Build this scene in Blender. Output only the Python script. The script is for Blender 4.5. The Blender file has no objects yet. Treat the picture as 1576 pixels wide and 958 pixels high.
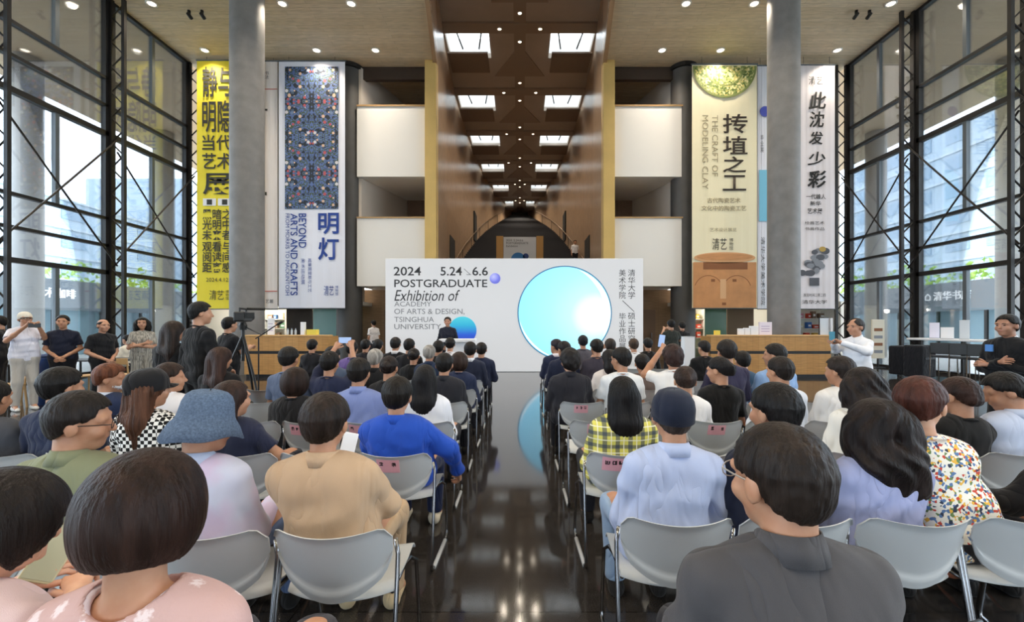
import bpy, bmesh, math, random
import numpy as np
from mathutils import Vector, Matrix
random.seed(7)
C = bpy.context.scene.collection
SC = bpy.context.scene
PI = math.pi
# ------------------------------------------------------------------ camera, world, lights, exposure
F, CX, HY, EYE = 690.0, 800.0, 503.0, 1.53          # focal length in px, principal point, eye height
cam_d = bpy.data.cameras.new('camera'); cam = bpy.data.objects.new('camera', cam_d); C.objects.link(cam)
cam.location = (0, 0, EYE); cam.rotation_euler = (PI/2, 0, 0)
cam_d.sensor_width = 36.0; cam_d.lens = F/1576*36.0
cam_d.shift_x = (788-CX)/1576; cam_d.shift_y = (HY-479)/1576
cam_d.clip_start = 0.05; cam_d.clip_end = 500
SC.camera = cam
SC.view_settings.view_transform = 'Standard'; SC.view_settings.look = 'None'
SC.view_settings.gamma = 1.0; SC.view_settings.use_curve_mapping = False
SC.view_settings.exposure = 0.38
SKY, LAMP, BULB = 5.2, 330.0, 6.0
w = bpy.data.worlds.new('world'); SC.world = w; w.use_nodes = True
nt = w.node_tree; nt.nodes.clear()
bg = nt.nodes.new('ShaderNodeBackground'); wo = nt.nodes.new('ShaderNodeOutputWorld')
tc = nt.nodes.new('ShaderNodeTexCoord'); nz = nt.nodes.new('ShaderNodeTexNoise'); rp = nt.nodes.new('ShaderNodeValToRGB')
nz.inputs['Scale'].default_value = 3.0; nz.inputs['Detail'].default_value = 5
rp.color_ramp.elements[0].color = (0.66, 0.82, 1.0, 1); rp.color_ramp.elements[1].color = (0.95, 0.98, 1.0, 1)
rp.color_ramp.elements[0].position = .35; rp.color_ramp.elements[1].position = .6
nt.links.new(tc.outputs['Generated'], nz.inputs['Vector']); nt.links.new(nz.outputs['Fac'], rp.inputs['Fac'])
nt.links.new(rp.outputs['Color'], bg.inputs['Color']); nt.links.new(bg.outputs['Background'], wo.inputs['Surface'])
bg.inputs['Strength'].default_value = SKY
SC.cycles.use_denoising = True
SC.cycles.sample_clamp_indirect = 6.0
SC.cycles.max_bounces = 10; SC.cycles.diffuse_bounces = 5; SC.cycles.transparent_max_bounces = 24
SC.cycles.caustics_reflective = False; SC.cycles.caustics_refractive = False
def portal(name, loc, rot, sx, sy):
    l = bpy.data.lights.new(name, 'AREA'); l.shape = 'RECTANGLE'; l.size = sx; l.size_y = sy
    l.cycles.is_portal = True
    o = bpy.data.objects.new(name, l); o.location = loc; o.rotation_euler = rot; C.objects.link(o)
portal('daylight_left', (-13.55, 4, 6.2), (0, -PI/2, 0), 12.3, 30)
portal('daylight_right', (13.55, 4, 6.2), (0, PI/2, 0), 12.3, 30)
portal('daylight_entrance', (0, -10.9, 1.9), (PI/2, 0, 0), 12, 3.4)

# ------------------------------------------------------------------ helpers
def at(px, py, Y): return Vector(((px-CX)*Y/F, Y, EYE-(py-HY)*Y/F))
def lin(c):
    if isinstance(c, str):
        c = c.lstrip('#'); c = [int(c[i:i+2], 16)/255 for i in (0, 2, 4)]
    return tuple((x/12.92 if x <= .04045 else ((x+.055)/1.055)**2.4) for x in c[:3])
MATS = {}
def new_mat(name):
    m = bpy.data.materials.new(name); m.use_nodes = True
    return m, m.node_tree, m.node_tree.nodes['Principled BSDF']
def N(nt, kind, **kw):
    n = nt.nodes.new('ShaderNode'+kind)
    for k, v in kw.items():
        if k in n.inputs: n.inputs[k].default_value = v
        else: setattr(n, k, v)
    return n
def ramp(nt, stops, interp='LINEAR'):
    r = nt.nodes.new('ShaderNodeValToRGB'); r.color_ramp.interpolation = interp
    e = r.color_ramp.elements
    while len(e) < len(stops): e.new(0.5)
    for i, (p, c) in enumerate(stops): e[i].position = p; e[i].color = (*lin(c), 1)
    return r
def coords(nt, scale=(1, 1, 1), rot=(0, 0, 0), kind='Object'):
    t = N(nt, 'TexCoord'); mp = N(nt, 'Mapping')
    mp.inputs['Scale'].default_value = scale; mp.inputs['Rotation'].default_value = rot
    nt.links.new(t.outputs[kind], mp.inputs['Vector']); return mp.outputs['Vector']
def bump(nt, bs, src, strength=.3, dist=.01):
    b = N(nt, 'Bump'); b.inputs['Strength'].default_value = strength; b.inputs['Distance'].default_value = dist
    nt.links.new(src, b.inputs['Height']); nt.links.new(b.outputs['Normal'], bs.inputs['Normal'])
def plain(name, color, rough=.5, metal=0, spec=.5, vary=0, vscale=6, bmp=0, bscale=40, bdist=.004, stretch=(1, 1, 1)):
    if name in MATS: return MATS[name]
    m, nt, bs = new_mat(name)
    c = lin(color)
    bs.inputs['Base Color'].default_value = (*c, 1); bs.inputs['Roughness'].default_value = rough
    bs.inputs['Metallic'].default_value = metal; bs.inputs['Specular IOR Level'].default_value = spec
    if vary or bmp: v = coords(nt, stretch)
    if vary:
        n = N(nt, 'TexNoise', Scale=vscale, Detail=4.0); nt.links.new(v, n.inputs['Vector'])
        mx = N(nt, 'Mix', data_type='RGBA')
        mx.inputs[6].default_value = (*[x*(1-vary) for x in c], 1); mx.inputs[7].default_value = (*[min(1, x*(1+vary)) for x in c], 1)
        nt.links.new(n.outputs['Fac'], mx.inputs[0]); nt.links.new(mx.outputs[2], bs.inputs['Base Color'])
    if bmp:
        n = N(nt, 'TexNoise', Scale=bscale, Detail=3.0); nt.links.new(v, n.inputs['Vector']); bump(nt, bs, n.outputs['Fac'], bmp, bdist)
    MATS[name] = m; return m
def emit(name, color, strength):
    if name in MATS: return MATS[name]
    m, nt, bs = new_mat(name); c = lin(color)
    bs.inputs['Base Color'].default_value = (*[x*.6 for x in c], 1); bs.inputs['Emission Color'].default_value = (*c, 1); bs.inputs['Emission Strength'].default_value = strength
    MATS[name] = m; return m

def link_mesh(name, me, mat=None, parent=None):
    o = bpy.data.objects.new(name, me); C.objects.link(o)
    if mat is not None and len(me.materials) == 0: me.materials.append(mat)
    if parent is not None: o.parent = parent
    return o
def tag(o, label=None, cat=None, group=None, kind=None):
    if label: o['label'] = label
    if cat: o['category'] = cat
    if group: o['group'] = group
    if kind: o['kind'] = kind
    return o
def thing(name, loc=(0, 0, 0), rz=0, label=None, cat=None, group=None, kind=None):
    o = bpy.data.objects.new(name, None); C.objects.link(o); o.empty_display_size = .1
    o.location = loc; o.rotation_euler = (0, 0, rz)
    return tag(o, label, cat, group, kind)
class MB:                                            # collects shapes into one mesh
    def __init__(s): s.bm = bmesh.new()
    def box(s, lo, hi, rot=None, bev=0):
        lo, hi = Vector(lo), Vector(hi); c = (lo+hi)/2; d = hi-lo
        M = Matrix.Translation(c) @ (rot.to_4x4() if rot is not None else Matrix()) @ Matrix.Diagonal((*d, 1))
        r = bmesh.ops.create_cube(s.bm, size=1, matrix=M)
        if bev:
            es = list({e for v in r['verts'] for e in v.link_edges})
            bmesh.ops.bevel(s.bm, geom=es, offset=bev, segments=2, affect='EDGES', profile=.5)
        return s
    def tube(s, pts, r, n=8, closed=False, caps=True):
        pts = [Vector(p) for p in pts]; rs = r if isinstance(r, (list, tuple)) else [r]*len(pts)
        rings = []; prev = None; m = len(pts)
        for i, p in enumerate(pts):
            if closed: d = pts[(i+1) % m]-pts[i-1]
            else: d = pts[min(i+1, m-1)]-pts[max(i-1, 0)]
            d.normalize()
            if prev is None:
                u = d.orthogonal().normalized()
            else:
                u = prev - d*prev.dot(d)
                u = u.normalized() if u.length > 1e-6 else d.orthogonal().normalized()
            prev = u; v = d.cross(u)
            rings.append([s.bm.verts.new(p+(u*math.cos(2*PI*k/n)+v*math.sin(2*PI*k/n))*rs[i]) for k in range(n)])
        L = m if closed else m-1
        for i in range(L):
            a, b = rings[i], rings[(i+1) % m]
            for k in range(n): s.bm.faces.new((a[k], a[(k+1) % n], b[(k+1) % n], b[k]))
        if caps and not closed:
            s.bm.faces.new(rings[0][::-1]); s.bm.faces.new(rings[-1])
        return s
    def lathe(s, prof, n=32, c=(0, 0, 0)):               # profile of (r, z)
        c = Vector(c); rings = []
        for r, z in prof:
            rings.append([s.bm.verts.new(c+Vector((r*math.cos(2*PI*k/n), r*math.sin(2*PI*k/n), z))) for k in range(n)])
        for a, b in zip(rings, rings[1:]):
            for k in range(n): s.bm.faces.new((a[k], a[(k+1) % n], b[(k+1) % n], b[k]))
        s.bm.faces.new(rings[0][::-1]); s.bm.faces.new(rings[-1]); return s
    def poly(s, pts): s.bm.faces.new([s.bm.verts.new(p) for p in pts]); return s
    def prism(s, pts, vec):                             # closed outline extruded along vec
        vec = Vector(vec); a = [s.bm.verts.new(Vector(p)) for p in pts]; b = [s.bm.verts.new(Vector(p)+vec) for p in pts]; n = len(a)
        s.bm.faces.new(a[::-1]); s.bm.faces.new(b)
        for k in range(n): s.bm.faces.new((a[k], a[(k+1) % n], b[(k+1) % n], b[k]))
        return s
    def build(s, name, mat, parent=None, smooth=False):
        bmesh.ops.recalc_face_normals(s.bm, faces=s.bm.faces)
        me = bpy.data.meshes.new(name); s.bm.to_mesh(me); s.bm.free()
        if smooth:
            me.polygons.foreach_set('use_smooth', [True]*len(me.polygons))
        return link_mesh(name, me, mat, parent)
def smooth_angle(o, ang=.6):
    me = o.data; me.polygons.foreach_set('use_smooth', [True]*len(me.polygons)); me.set_sharp_from_angle(angle=ang); return o
def text(name, body, size, mat, loc, parent=None, rot=(PI/2, 0, 0), align='LEFT', depth=.004, bold=0, shear=0, spacing=1, line=1, sx=1, ay='TOP_BASELINE'):
    cu = bpy.data.curves.new(name, 'FONT'); cu.body = body; cu.size = size; cu.align_x = align; cu.align_y = ay
    cu.extrude = depth; cu.offset = bold; cu.shear = shear; cu.space_character = spacing; cu.space_line = line
    cu.resolution_u = 3
    t = bpy.data.objects.new(name, cu); C.objects.link(t)
    bpy.context.view_layer.update()
    dg = bpy.context.evaluated_depsgraph_get()
    me = bpy.data.meshes.new_from_object(t.evaluated_get(dg)); bpy.data.objects.remove(t)
    if sx != 1: me.transform(Matrix.Diagonal((sx, 1, 1, 1)))
    me.materials.clear()
    o = link_mesh(name, me, mat, parent); o.location = loc; o.rotation_euler = rot; return o
def copy_tree(o, parent=None):
    c = o.copy(); C.objects.link(c)
    if parent is not None: c.parent = parent
    for ch in o.children: copy_tree(ch, c)
    return c
# ------------------------------------------------------------------ materials of the hall
def floor_mat():
    m, nt, bs = new_mat('polished granite'); v = coords(nt)
    n = N(nt, 'TexNoise', Scale=220.0, Detail=3.0); nt.links.new(v, n.inputs['Vector'])
    n2 = N(nt, 'TexNoise', Scale=.7, Detail=3.0); nt.links.new(v, n2.inputs['Vector'])
    r = ramp(nt, [(.3, '#2b2826'), (.7, '#423e3b')]); nt.links.new(n.outputs['Fac'], r.inputs['Fac'])
    b = N(nt, 'TexBrick', offset=.0, squash=1.0); b.inputs['Scale'].default_value = 1.0
    b.inputs['Mortar Size'].default_value = .004; b.inputs['Brick Width'].default_value = 1.2; b.inputs['Row Height'].default_value = .6
    b.inputs['Color1'].default_value = (1, 1, 1, 1); b.inputs['Color2'].default_value = (.86, .86, .86, 1); b.inputs['Mortar'].default_value = (.35, .35, .35, 1)
    nt.links.new(v, b.inputs['Vector'])
    mx = N(nt, 'Mix', data_type='RGBA', blend_type='MULTIPLY'); mx.inputs[0].default_value = 1
    nt.links.new(r.outputs['Color'], mx.inputs[6]); nt.links.new(b.outputs['Color'], mx.inputs[7]); nt.links.new(mx.outputs[2], bs.inputs['Base Color'])
    rr = N(nt, 'MapRange'); rr.inputs[3].default_value = .05; rr.inputs[4].default_value = .11
    nt.links.new(n2.outputs['Fac'], rr.inputs[0]); nt.links.new(rr.outputs[0], bs.inputs['Roughness'])
    bs.inputs['Specular IOR Level'].default_value = .55
    return m
def plank_mat(name, c1, c2, scale, rough=.5, width=2.4, row=.16, rot=(0, 0, 0), mort=.75):
    m, nt, bs = new_mat(name); v = coords(nt, rot=rot)
    b = N(nt, 'TexBrick', offset=.37); b.inputs['Scale'].default_value = scale
    b.inputs['Mortar Size'].default_value = .006; b.inputs['Brick Width'].default_value = width; b.inputs['Row Height'].default_value = row
    b.inputs['Color1'].default_value = (*lin(c1), 1); b.inputs['Color2'].default_value = (*lin(c2), 1)
    b.inputs['Mortar'].default_value = (*[x*mort for x in lin(c2)], 1)
    nt.links.new(v, b.inputs['Vector'])
    n = N(nt, 'TexNoise', Scale=3.0, Detail=5.0)
    mp = N(nt, 'Mapping'); mp.inputs['Scale'].default_value = (1, 12, 1); nt.links.new(v, mp.inputs['Vector']); nt.links.new(mp.outputs['Vector'], n.inputs['Vector'])
    r = ramp(nt, [(.3, '#d8d8d8'), (.7, '#ffffff')]); nt.links.new(n.outputs['Fac'], r.inputs['Fac'])
    mx = N(nt, 'Mix', data_type='RGBA', blend_type='MULTIPLY'); mx.inputs[0].default_value = 1
    nt.links.new(b.outputs['Color'], mx.inputs[6]); nt.links.new(r.outputs['Color'], mx.inputs[7]); nt.links.new(mx.outputs[2], bs.inputs['Base Color'])
    bs.inputs['Roughness'].default_value = rough; return m
def glass_mat(name='clear glass', tint=(.93, .97, 1.0), amt=.8):
    m, nt, bs = new_mat(name); nt.nodes.remove(bs)
    out = nt.nodes['Material Output']; tr = N(nt, 'BsdfTransparent'); tr.inputs['Color'].default_value = (*tint, 1)
    gl = N(nt, 'BsdfGlossy'); gl.inputs['Roughness'].default_value = .02; fr = N(nt, 'Fresnel'); fr.inputs['IOR'].default_value = 1.4
    mu = N(nt, 'Math', operation='MULTIPLY'); mu.inputs[1].default_value = amt
    ms = N(nt, 'MixShader'); nt.links.new(fr.outputs[0], mu.inputs[0]); nt.links.new(mu.outputs[0], ms.inputs[0])
    nt.links.new(tr.outputs[0], ms.inputs[1]); nt.links.new(gl.outputs[0], ms.inputs[2]); nt.links.new(ms.outputs[0], out.inputs['Surface'])
    return m
M_floor = floor_mat()
M_ceil = plank_mat('pale wood ceiling', '#ead5b4', '#e0c8a2', 1.0, .55, 2.4, .18)
M_corr = plank_mat('walnut panelling', '#b89a7c', '#ab8d6f', 1.0, .28, 3.0, 2.4, rot=(PI/2, 0, PI/2), mort=.8)
M_corrceil = plain('dark bronze ceiling', '#b3a596', .6, vary=.15, vscale=.8)
M_yellow = plain('pale maple board', '#d9b871', .45, vary=.15, vscale=1.5)
M_white = plain('white plaster', '#efece6', .6, bmp=.05, bscale=30)
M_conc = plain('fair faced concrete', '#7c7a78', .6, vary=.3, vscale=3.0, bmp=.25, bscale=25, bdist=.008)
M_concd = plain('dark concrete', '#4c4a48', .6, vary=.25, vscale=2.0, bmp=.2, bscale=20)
M_steel = plain('black steel', '#1d1b1a', .45, spec=.4)
M_alu = plain('grey aluminium', '#5d6468', .4, metal=.3)
M_glass = glass_mat()
M_dark = plain('dark recess wood', '#3a2d24', .6, vary=.2)
M_black = plain('black plastic', '#141414', .4)
M_oak = plank_mat('oak veneer', '#d2a062', '#c69355', 1.0, .4, .18, 4.0, rot=(PI/2, 0, 0), mort=.85)
M_stair = plain('dark stone stair', '#26262a', .5, vary=.2)
M_lamp = emit('lamp glow', '#ffe9cc', BULB)
M_print_white = plain('white card', '#eeeef0', .6)
M_ink = plain('black ink', '#161514', .7)
M_greyink = plain('grey ink', '#55585c', .7)
ZC = 12.43                                            # hall ceiling
ZK = 15.53                                            # corridor ceiling
YB = 18.4                                             # front of the back wall
# ------------------------------------------------------------------ floor and ground
tag(MB().box((-13.7, -11, -.2), (13.7, 22, 0)).build('floor', M_floor), kind='structure')
tag(MB().box((-90, -40, -.5), (90, 110, -.21)).build('ground', plain('grey paving', '#d8d6d2', .8, vary=.1)), kind='structure')
# ------------------------------------------------------------------ plan of the boat-shaped stair hall: half width at depth Y
PLAN = [(9, 2.55), (12, 2.75), (15, 3.0), (18.4, 3.41), (23, 3.76), (27, 3.88), (31, 3.88), (34.5, 3.75), (38, 3.58), (42, 3.25), (46, 2.7), (50, 1.95), (55, 1.0)]
def halfw(Y):
    for (a, x0), (b, x1) in zip(PLAN, PLAN[1:]):
        if Y <= b: return x0+(x1-x0)*(Y-a)/(b-a)
    return PLAN[-1][1]
YS = [9+i*.5 for i in range(int((55-9)/.5)+1)]
for sgn, side in ((-1, 'left'), (1, 'right')):
    mb = MB()                                          # hall ceiling up to the slot
    out = [(sgn*13.7, -11, ZC), (sgn*13.7, 22, ZC)] + [(sgn*3.88, 22, ZC), (sgn*3.88, 18.6, ZC)] + [(sgn*(halfw(y)), y, ZC) for y in reversed([y for y in YS if y <= 18.5])] + [(sgn*halfw(9), -11, ZC)]
    if sgn > 0: out = out[::-1]
    out = [Vector(p) for p in out]
    # over the balconies the ceiling runs straight back
    mb.prism(out, (0, 0, .25))
    o = mb.build('ceiling', M_ceil); tag(o, kind='structure'); o.name = 'ceiling'
    # corridor walls: yellow end board, long curved walnut wall, fascia of the slot above the hall ceiling
    mb = MB(); pts = [(sgn*halfw(y), y) for y in YS if y >= 18.4] ; pts = [(sgn*halfw(18.4), 18.4)] + pts
    mb.prism([(x, y, 0) for x, y in pts]+[(x+sgn*.3, y, 0) for x, y in reversed(pts)], (0, 0, ZK+.3))
    tag(mb.build('wall_corridor_'+side, M_corr), kind='structure')
    mb = MB(); pts = [(sgn*halfw(y), y) for y in YS if y <= 18.5]
    mb.prism([(x, y, ZC-.12) for x, y in pts]+[(x+sgn*.16, y, ZC-.12) for x, y in reversed(pts)], (0, 0, ZK-ZC+.3))
    tag(mb.build('trim_slot_'+side, plain('polished walnut fascia', '#b08c6c', .25, vary=.1)), kind='structure')
    mb = MB(); mb.box((min(sgn*3.42, sgn*3.88), 18.3, 0), (max(sgn*3.42, sgn*3.88), 18.75, ZC-.001))
    tag(mb.build('trim_board_'+side, M_yellow), kind='structure')
tag(MB().box((-2.9, 8.6, ZC), (2.9, 9, ZK+.3)).build('wall_slot', M_corr), kind='structure')
tag(MB().box((-2.55, -11, ZC), (2.55, 9, ZC+.25)).build('ceiling_entrance', M_ceil), kind='structure')
tag(MB().box((-4, 55, 0), (4, 55.3, ZK+.3)).build('wall_corridor_end', M_dark), kind='structure')
# ---- corridor ceiling with skylights
BAY = 5.7; Y0 = 21.9                                   # light rows at Y0 + k*BAY
sky_c = [Y0+.45+k*BAY for k in range(-1, 6)]
mb = MB(); ycuts = [9.0]
for yc in sky_c: ycuts += [yc-1.0, yc+1.0]
ycuts += [55.2]
def strip(x0, x1, y0, y1): mb.box((x0, y0, ZK), (x1, y1, ZK+.25))
openings = []
for i in range(len(ycuts)-1):
    y0, y1 = ycuts[i], ycuts[i+1]; hw = 4.0
    if i % 2 == 0: strip(-hw, hw, y0, y1)
    else:
        wv = halfw(min(54, (y0+y1)/2)); xo, xi = wv-.12, wv*.40
        strip(-hw, -xo, y0, y1); strip(-xi, xi, y0, y1); strip(xo, hw, y0, y1)
        openings.append((y0, y1, xi, xo))
tag(mb.build('ceiling_corridor', M_corrceil), kind='structure')
M_skyglow = glass_mat('skylight glass', (.97, .99, 1.0), .5)
n = 0
for (y0, y1, xi, xo) in openings:
    for sgn in (-1, 1):
        n += 1; a, b = sorted((sgn*xi, sgn*xo))
        sk = thing('window_skylight_%d' % n, ((a+b)/2, (y0+y1)/2, ZK), kind='structure'); L = Vector(sk.location)
        well = MB()
        for lo, hi in (((a-.1, y0-.1, ZK+.25), (a, y1+.1, ZK+1.0)), ((b, y0-.1, ZK+.25), (b+.1, y1+.1, ZK+1.0)), ((a, y0-.1, ZK+.25), (b, y0, ZK+1.0)), ((a, y1, ZK+.25), (b, y1+.1, ZK+1.0))):
            well.box(Vector(lo)-L, Vector(hi)-L)
        well.build('light_well', M_white, sk)
        MB().box(Vector((a, y0, ZK+.92))-L, Vector((b, y1, ZK+.95))-L).build('window_pane', M_skyglow, sk)
        fr = MB()                                       # sloping glazing bars seen as the dark V in each opening
        w_ = b-a
        fr.tube([Vector((a+w_*.12, y0+.1, ZK+.9))-L, Vector((a+w_*.30, y1-.05, ZK+.45))-L], .04, 6)
        fr.tube([Vector((b-w_*.12, y0+.1, ZK+.9))-L, Vector((b-w_*.30, y1-.05, ZK+.45))-L], .04, 6)
        fr.build('window_frame', M_steel, sk)
        # baffle board hung below the rear of the opening
        ia, ib = (a+.0*w_, b-.05*w_) if sgn < 0 else (a+.05*w_, b-.0*w_)
        bf = MB().box(Vector((ia, y0+.85, ZK-.47))-L, Vector((ib, y1+.55, ZK-.37))-L, bev=.015)
        bf.box(Vector((a+.25*w_, y1+.4, ZK-.38))-L, Vector((a+.27*w_, y1+.42, ZK+.02))-L).box(Vector((b-.27*w_, y1+.4, ZK-.38))-L, Vector((b-.25*w_, y1+.42, ZK+.02))-L)
        bf.build('baffle', plain('brown baffle board', '#83705f', .6, vary=.1), sk)
mb = MB()                                               # shallow folds of the ceiling: cross beams and diagonal ribs
for k in range(-1, 6):
    y = Y0+k*BAY-1.0
    if y < 54: wv = halfw(y)+.02; mb.box((-wv, y-.35, ZK-.10), (wv, y+.35, ZK+.01))
    for sgn in (-1, 1):
        ya, yb = Y0+k*BAY+.3, Y0+k*BAY+2.5
        if yb < 54 and ya > 9.3:
            mb.prism([(0, ya, ZK+.01), (sgn*halfw(yb)*.36, yb+.6, ZK+.01), (0, yb+.6, ZK+.01)], (0, 0, -.05))
mb.box((-.28, 9, ZK-.06), (.28, 55, ZK+.01))
tag(mb.build('trim_beams', plain('bronze ceiling rib', '#9c8a79', .6)), kind='structure')
# ------------------------------------------------------------------ downlights
def downlight(x, y, z, label, group, r=.13, power=LAMP, real=True):
    t = thing('ceiling_light', (x, y, z), label=label, cat='light', group=group)
    MB().lathe([(r*1.0, -.001), (r*1.35, -.004), (r*1.35, -.03), (r*1.0, -.035), (r*.95, -.012)], 20).build('trim_ring', plain('white enamel', '#e8e2d8', .4), t, True)
    MB().lathe([(.01, -.014), (r*.95, -.014), (r*.95, -.02), (.01, -.03)], 20).build('lens', M_lamp, t)
    if real:
        l = bpy.data.lights.new('downlight_bulb', 'SPOT'); l.energy = power; l.color = (1, .87, .70); l.spot_size = 2.3; l.spot_blend = .8; l.shadow_soft_size = .12
        o = bpy.data.objects.new('bulb', l); C.objects.link(o); o.parent = t; o.location = (0, 0, -.06)
names_x = {-12.6: 'outermost column', -8.0: 'middle column', -5.68: 'inner column', 5.6: 'inner column', 8.0: 'middle column', 12.6: 'outermost column'}
for ix, x in enumerate((-12.4, -8.0, -5.68, 5.6, 7.9, 12.5)):
    for iy, y in enumerate((17.65, 15.1, 11.5, 7.5, 3.5, -.5, -4.5, -8)):
        side = 'left' if x < 0 else 'right'; pos = ('outer', 'middle', 'inner')[ix] if ix < 3 else ('inner', 'middle', 'outer')[ix-3]
        if iy == 0: lab = '%s downlight of the %s ceiling, in the row closest to the banners' % (pos, side)
        elif iy == 1: lab = '%s downlight of the %s ceiling, in the row at the top edge' % (pos, side)
        else: lab = 'round downlight in the pale wood ceiling overhead, out of the picture above the audience'
        if iy < 2: downlight(x, y, ZC, lab, 'downlights in the hall ceiling')
        else:                                           # the unseen lamps of the same grid, above and behind the viewer
            l = bpy.data.lights.new('downlight_bulb', 'SPOT'); l.energy = LAMP; l.color = (1, .87, .70); l.spot_size = 2.3; l.spot_blend = .8; l.shadow_soft_size = .12
            o = bpy.data.objects.new('bulb_over_audience', l); C.objects.link(o); o.location = (x, y, ZC-.06)
ordn = ['nearest', 'second', 'third', 'fourth', 'fifth', 'sixth']
for k in range(-1, 6):
    y = Y0+k*BAY; nm = ordn[k+1] if k+1 < 6 else 'last'
    for j, (dx, dy) in enumerate(((0, 0), (-.95, -1.0), (.95, -1.0), (0, -2.0))):
        yy = y+dy
        if yy < 19.3 or yy > 53: continue
        f = ['rear centre', 'left', 'right', 'front centre'][j]
        downlight(dx*(1 if k < 4 else .5), yy, ZK-(.10 if j in (1, 2) else .06), '%s downlight of the %s cluster along the dark stair hall ceiling' % (f, nm), 'downlights along the stair hall ceiling', .085, 300, True)
for x in (-11.4, 11.6):                                 # twin black spots on the ceiling near the top edge
    side = 'left' if x < 0 else 'right'
    for d in (0, .45):
        t = thing('spotlight', (x+d, 15.45, ZC), label='small black twin spotlight head on the %s ceiling, %s of its pair' % (side, 'left one' if d == 0 else 'right one'), cat='spotlight', group='black ceiling spotlights')
        MB().lathe([(.05, 0), (.05, -.1)], 10).build('mount', M_black, t); MB().tube([(0, -.06, -.13), (0, .12, -.2)], .06, 10).build('barrel', M_black, t)
# ------------------------------------------------------------------ stairs
mb = MB(); yy, zz, st, rise = 19.5, 2.1, .62, .62*.372
prof = [(yy, 0)]
z = zz
while yy < 54.5:
    prof += [(yy, z), (yy+st, z)]; yy += st; z += rise
prof += [(yy, 0)]
for sgn in (1,):
    mb.prism([(-3.95, y, z) for y, z in prof], (7.9, 0, 0))
tag(mb.build('trim_stair', M_stair), kind='structure')
def stair_z(Y): return zz+(Y-19.5)*.372
for sgn, side in ((-1, 'left'), (1, 'right')):
    t = thing('handrail', (sgn*3.5, 20, stair_z(20)), label='dark metal stair handrail along the %s corridor wall' % side, cat='handrail'); L = Vector(t.location)
    ys = [20+i*1.5 for i in range(21)]
    MB().tube([Vector((sgn*(halfw(y)-.18), y, stair_z(y)+.95))-L for y in ys], .035, 6).build('rail', plain('brass rail', '#7c6040', .4, metal=.6), t)
    for y in ys[::3]: MB().tube([Vector((sgn*(halfw(y)-.18), y, stair_z(y)-.1))-L, Vector((sgn*(halfw(y)-.18), y, stair_z(y)+.95))-L], .02, 6).build('baluster', M_steel, t)
for i, (sgn, Y, z0, z1, lab) in enumerate(((-1, 25.2, 4.2, 7.9, 1), (-1, 36.6, 8.6, 11.2, 2), (1, 25.2, 4.2, 7.9, 3), (1, 36.6, 8.6, 11.2, 4))):
    x = sgn*halfw(Y); mb = MB(); mb.box((min(x-sgn*.06, x+sgn*.05), Y-.9, stair_z(Y)), (max(x-sgn*.06, x+sgn*.05), Y+.9, stair_z(Y)+2.3))
    tag(mb.build('door_%d' % (i+1), plain('painted opening shade', '#121110', .7)), kind='structure')  # near-black slabs paint the shade inside the wall openings
# poster board standing on the stair between wooden cheeks
t = thing('poster_board', (0, 26.2, stair_z(26.2)+.42), label='white poster board with blue spheres standing on the dark stair between wooden uprights', cat='poster')
MB().box((-.95, -.05, 0), (.95, .05, 1.75)).build('panel', plain('grey poster paper', '#c9ced4', .6), t)
for s in (-1, 1): MB().box((s*1.17-.2, -.08, 0), (s*1.17+.2, .08, 1.8)).build('upright', plain('maple upright', '#b58a4d', .5), t)
MB().lathe([(.01, 0), (.42, 0), (.42, .004), (.01, .004)], 32).build('blue_ball', plain('poster blue', '#2b74b8', .5), t).matrix_local = Matrix.Translation((-.1, -.06, .42)) @ Matrix.Rotation(PI/2, 4, 'X')
MB().lathe([(.01, 0), (.17, 0), (.17, .004), (.01, .004)], 24).build('small_ball', plain('poster indigo', '#27407f', .5), t).matrix_local = Matrix.Translation((.35, -.06, .62)) @ Matrix.Rotation(PI/2, 4, 'X')
text('heading', '2024  5.24-6.6\nPOSTGRADUATE\nExhibition', .17, M_greyink, (-.8, -.056, 1.5), t)
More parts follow.
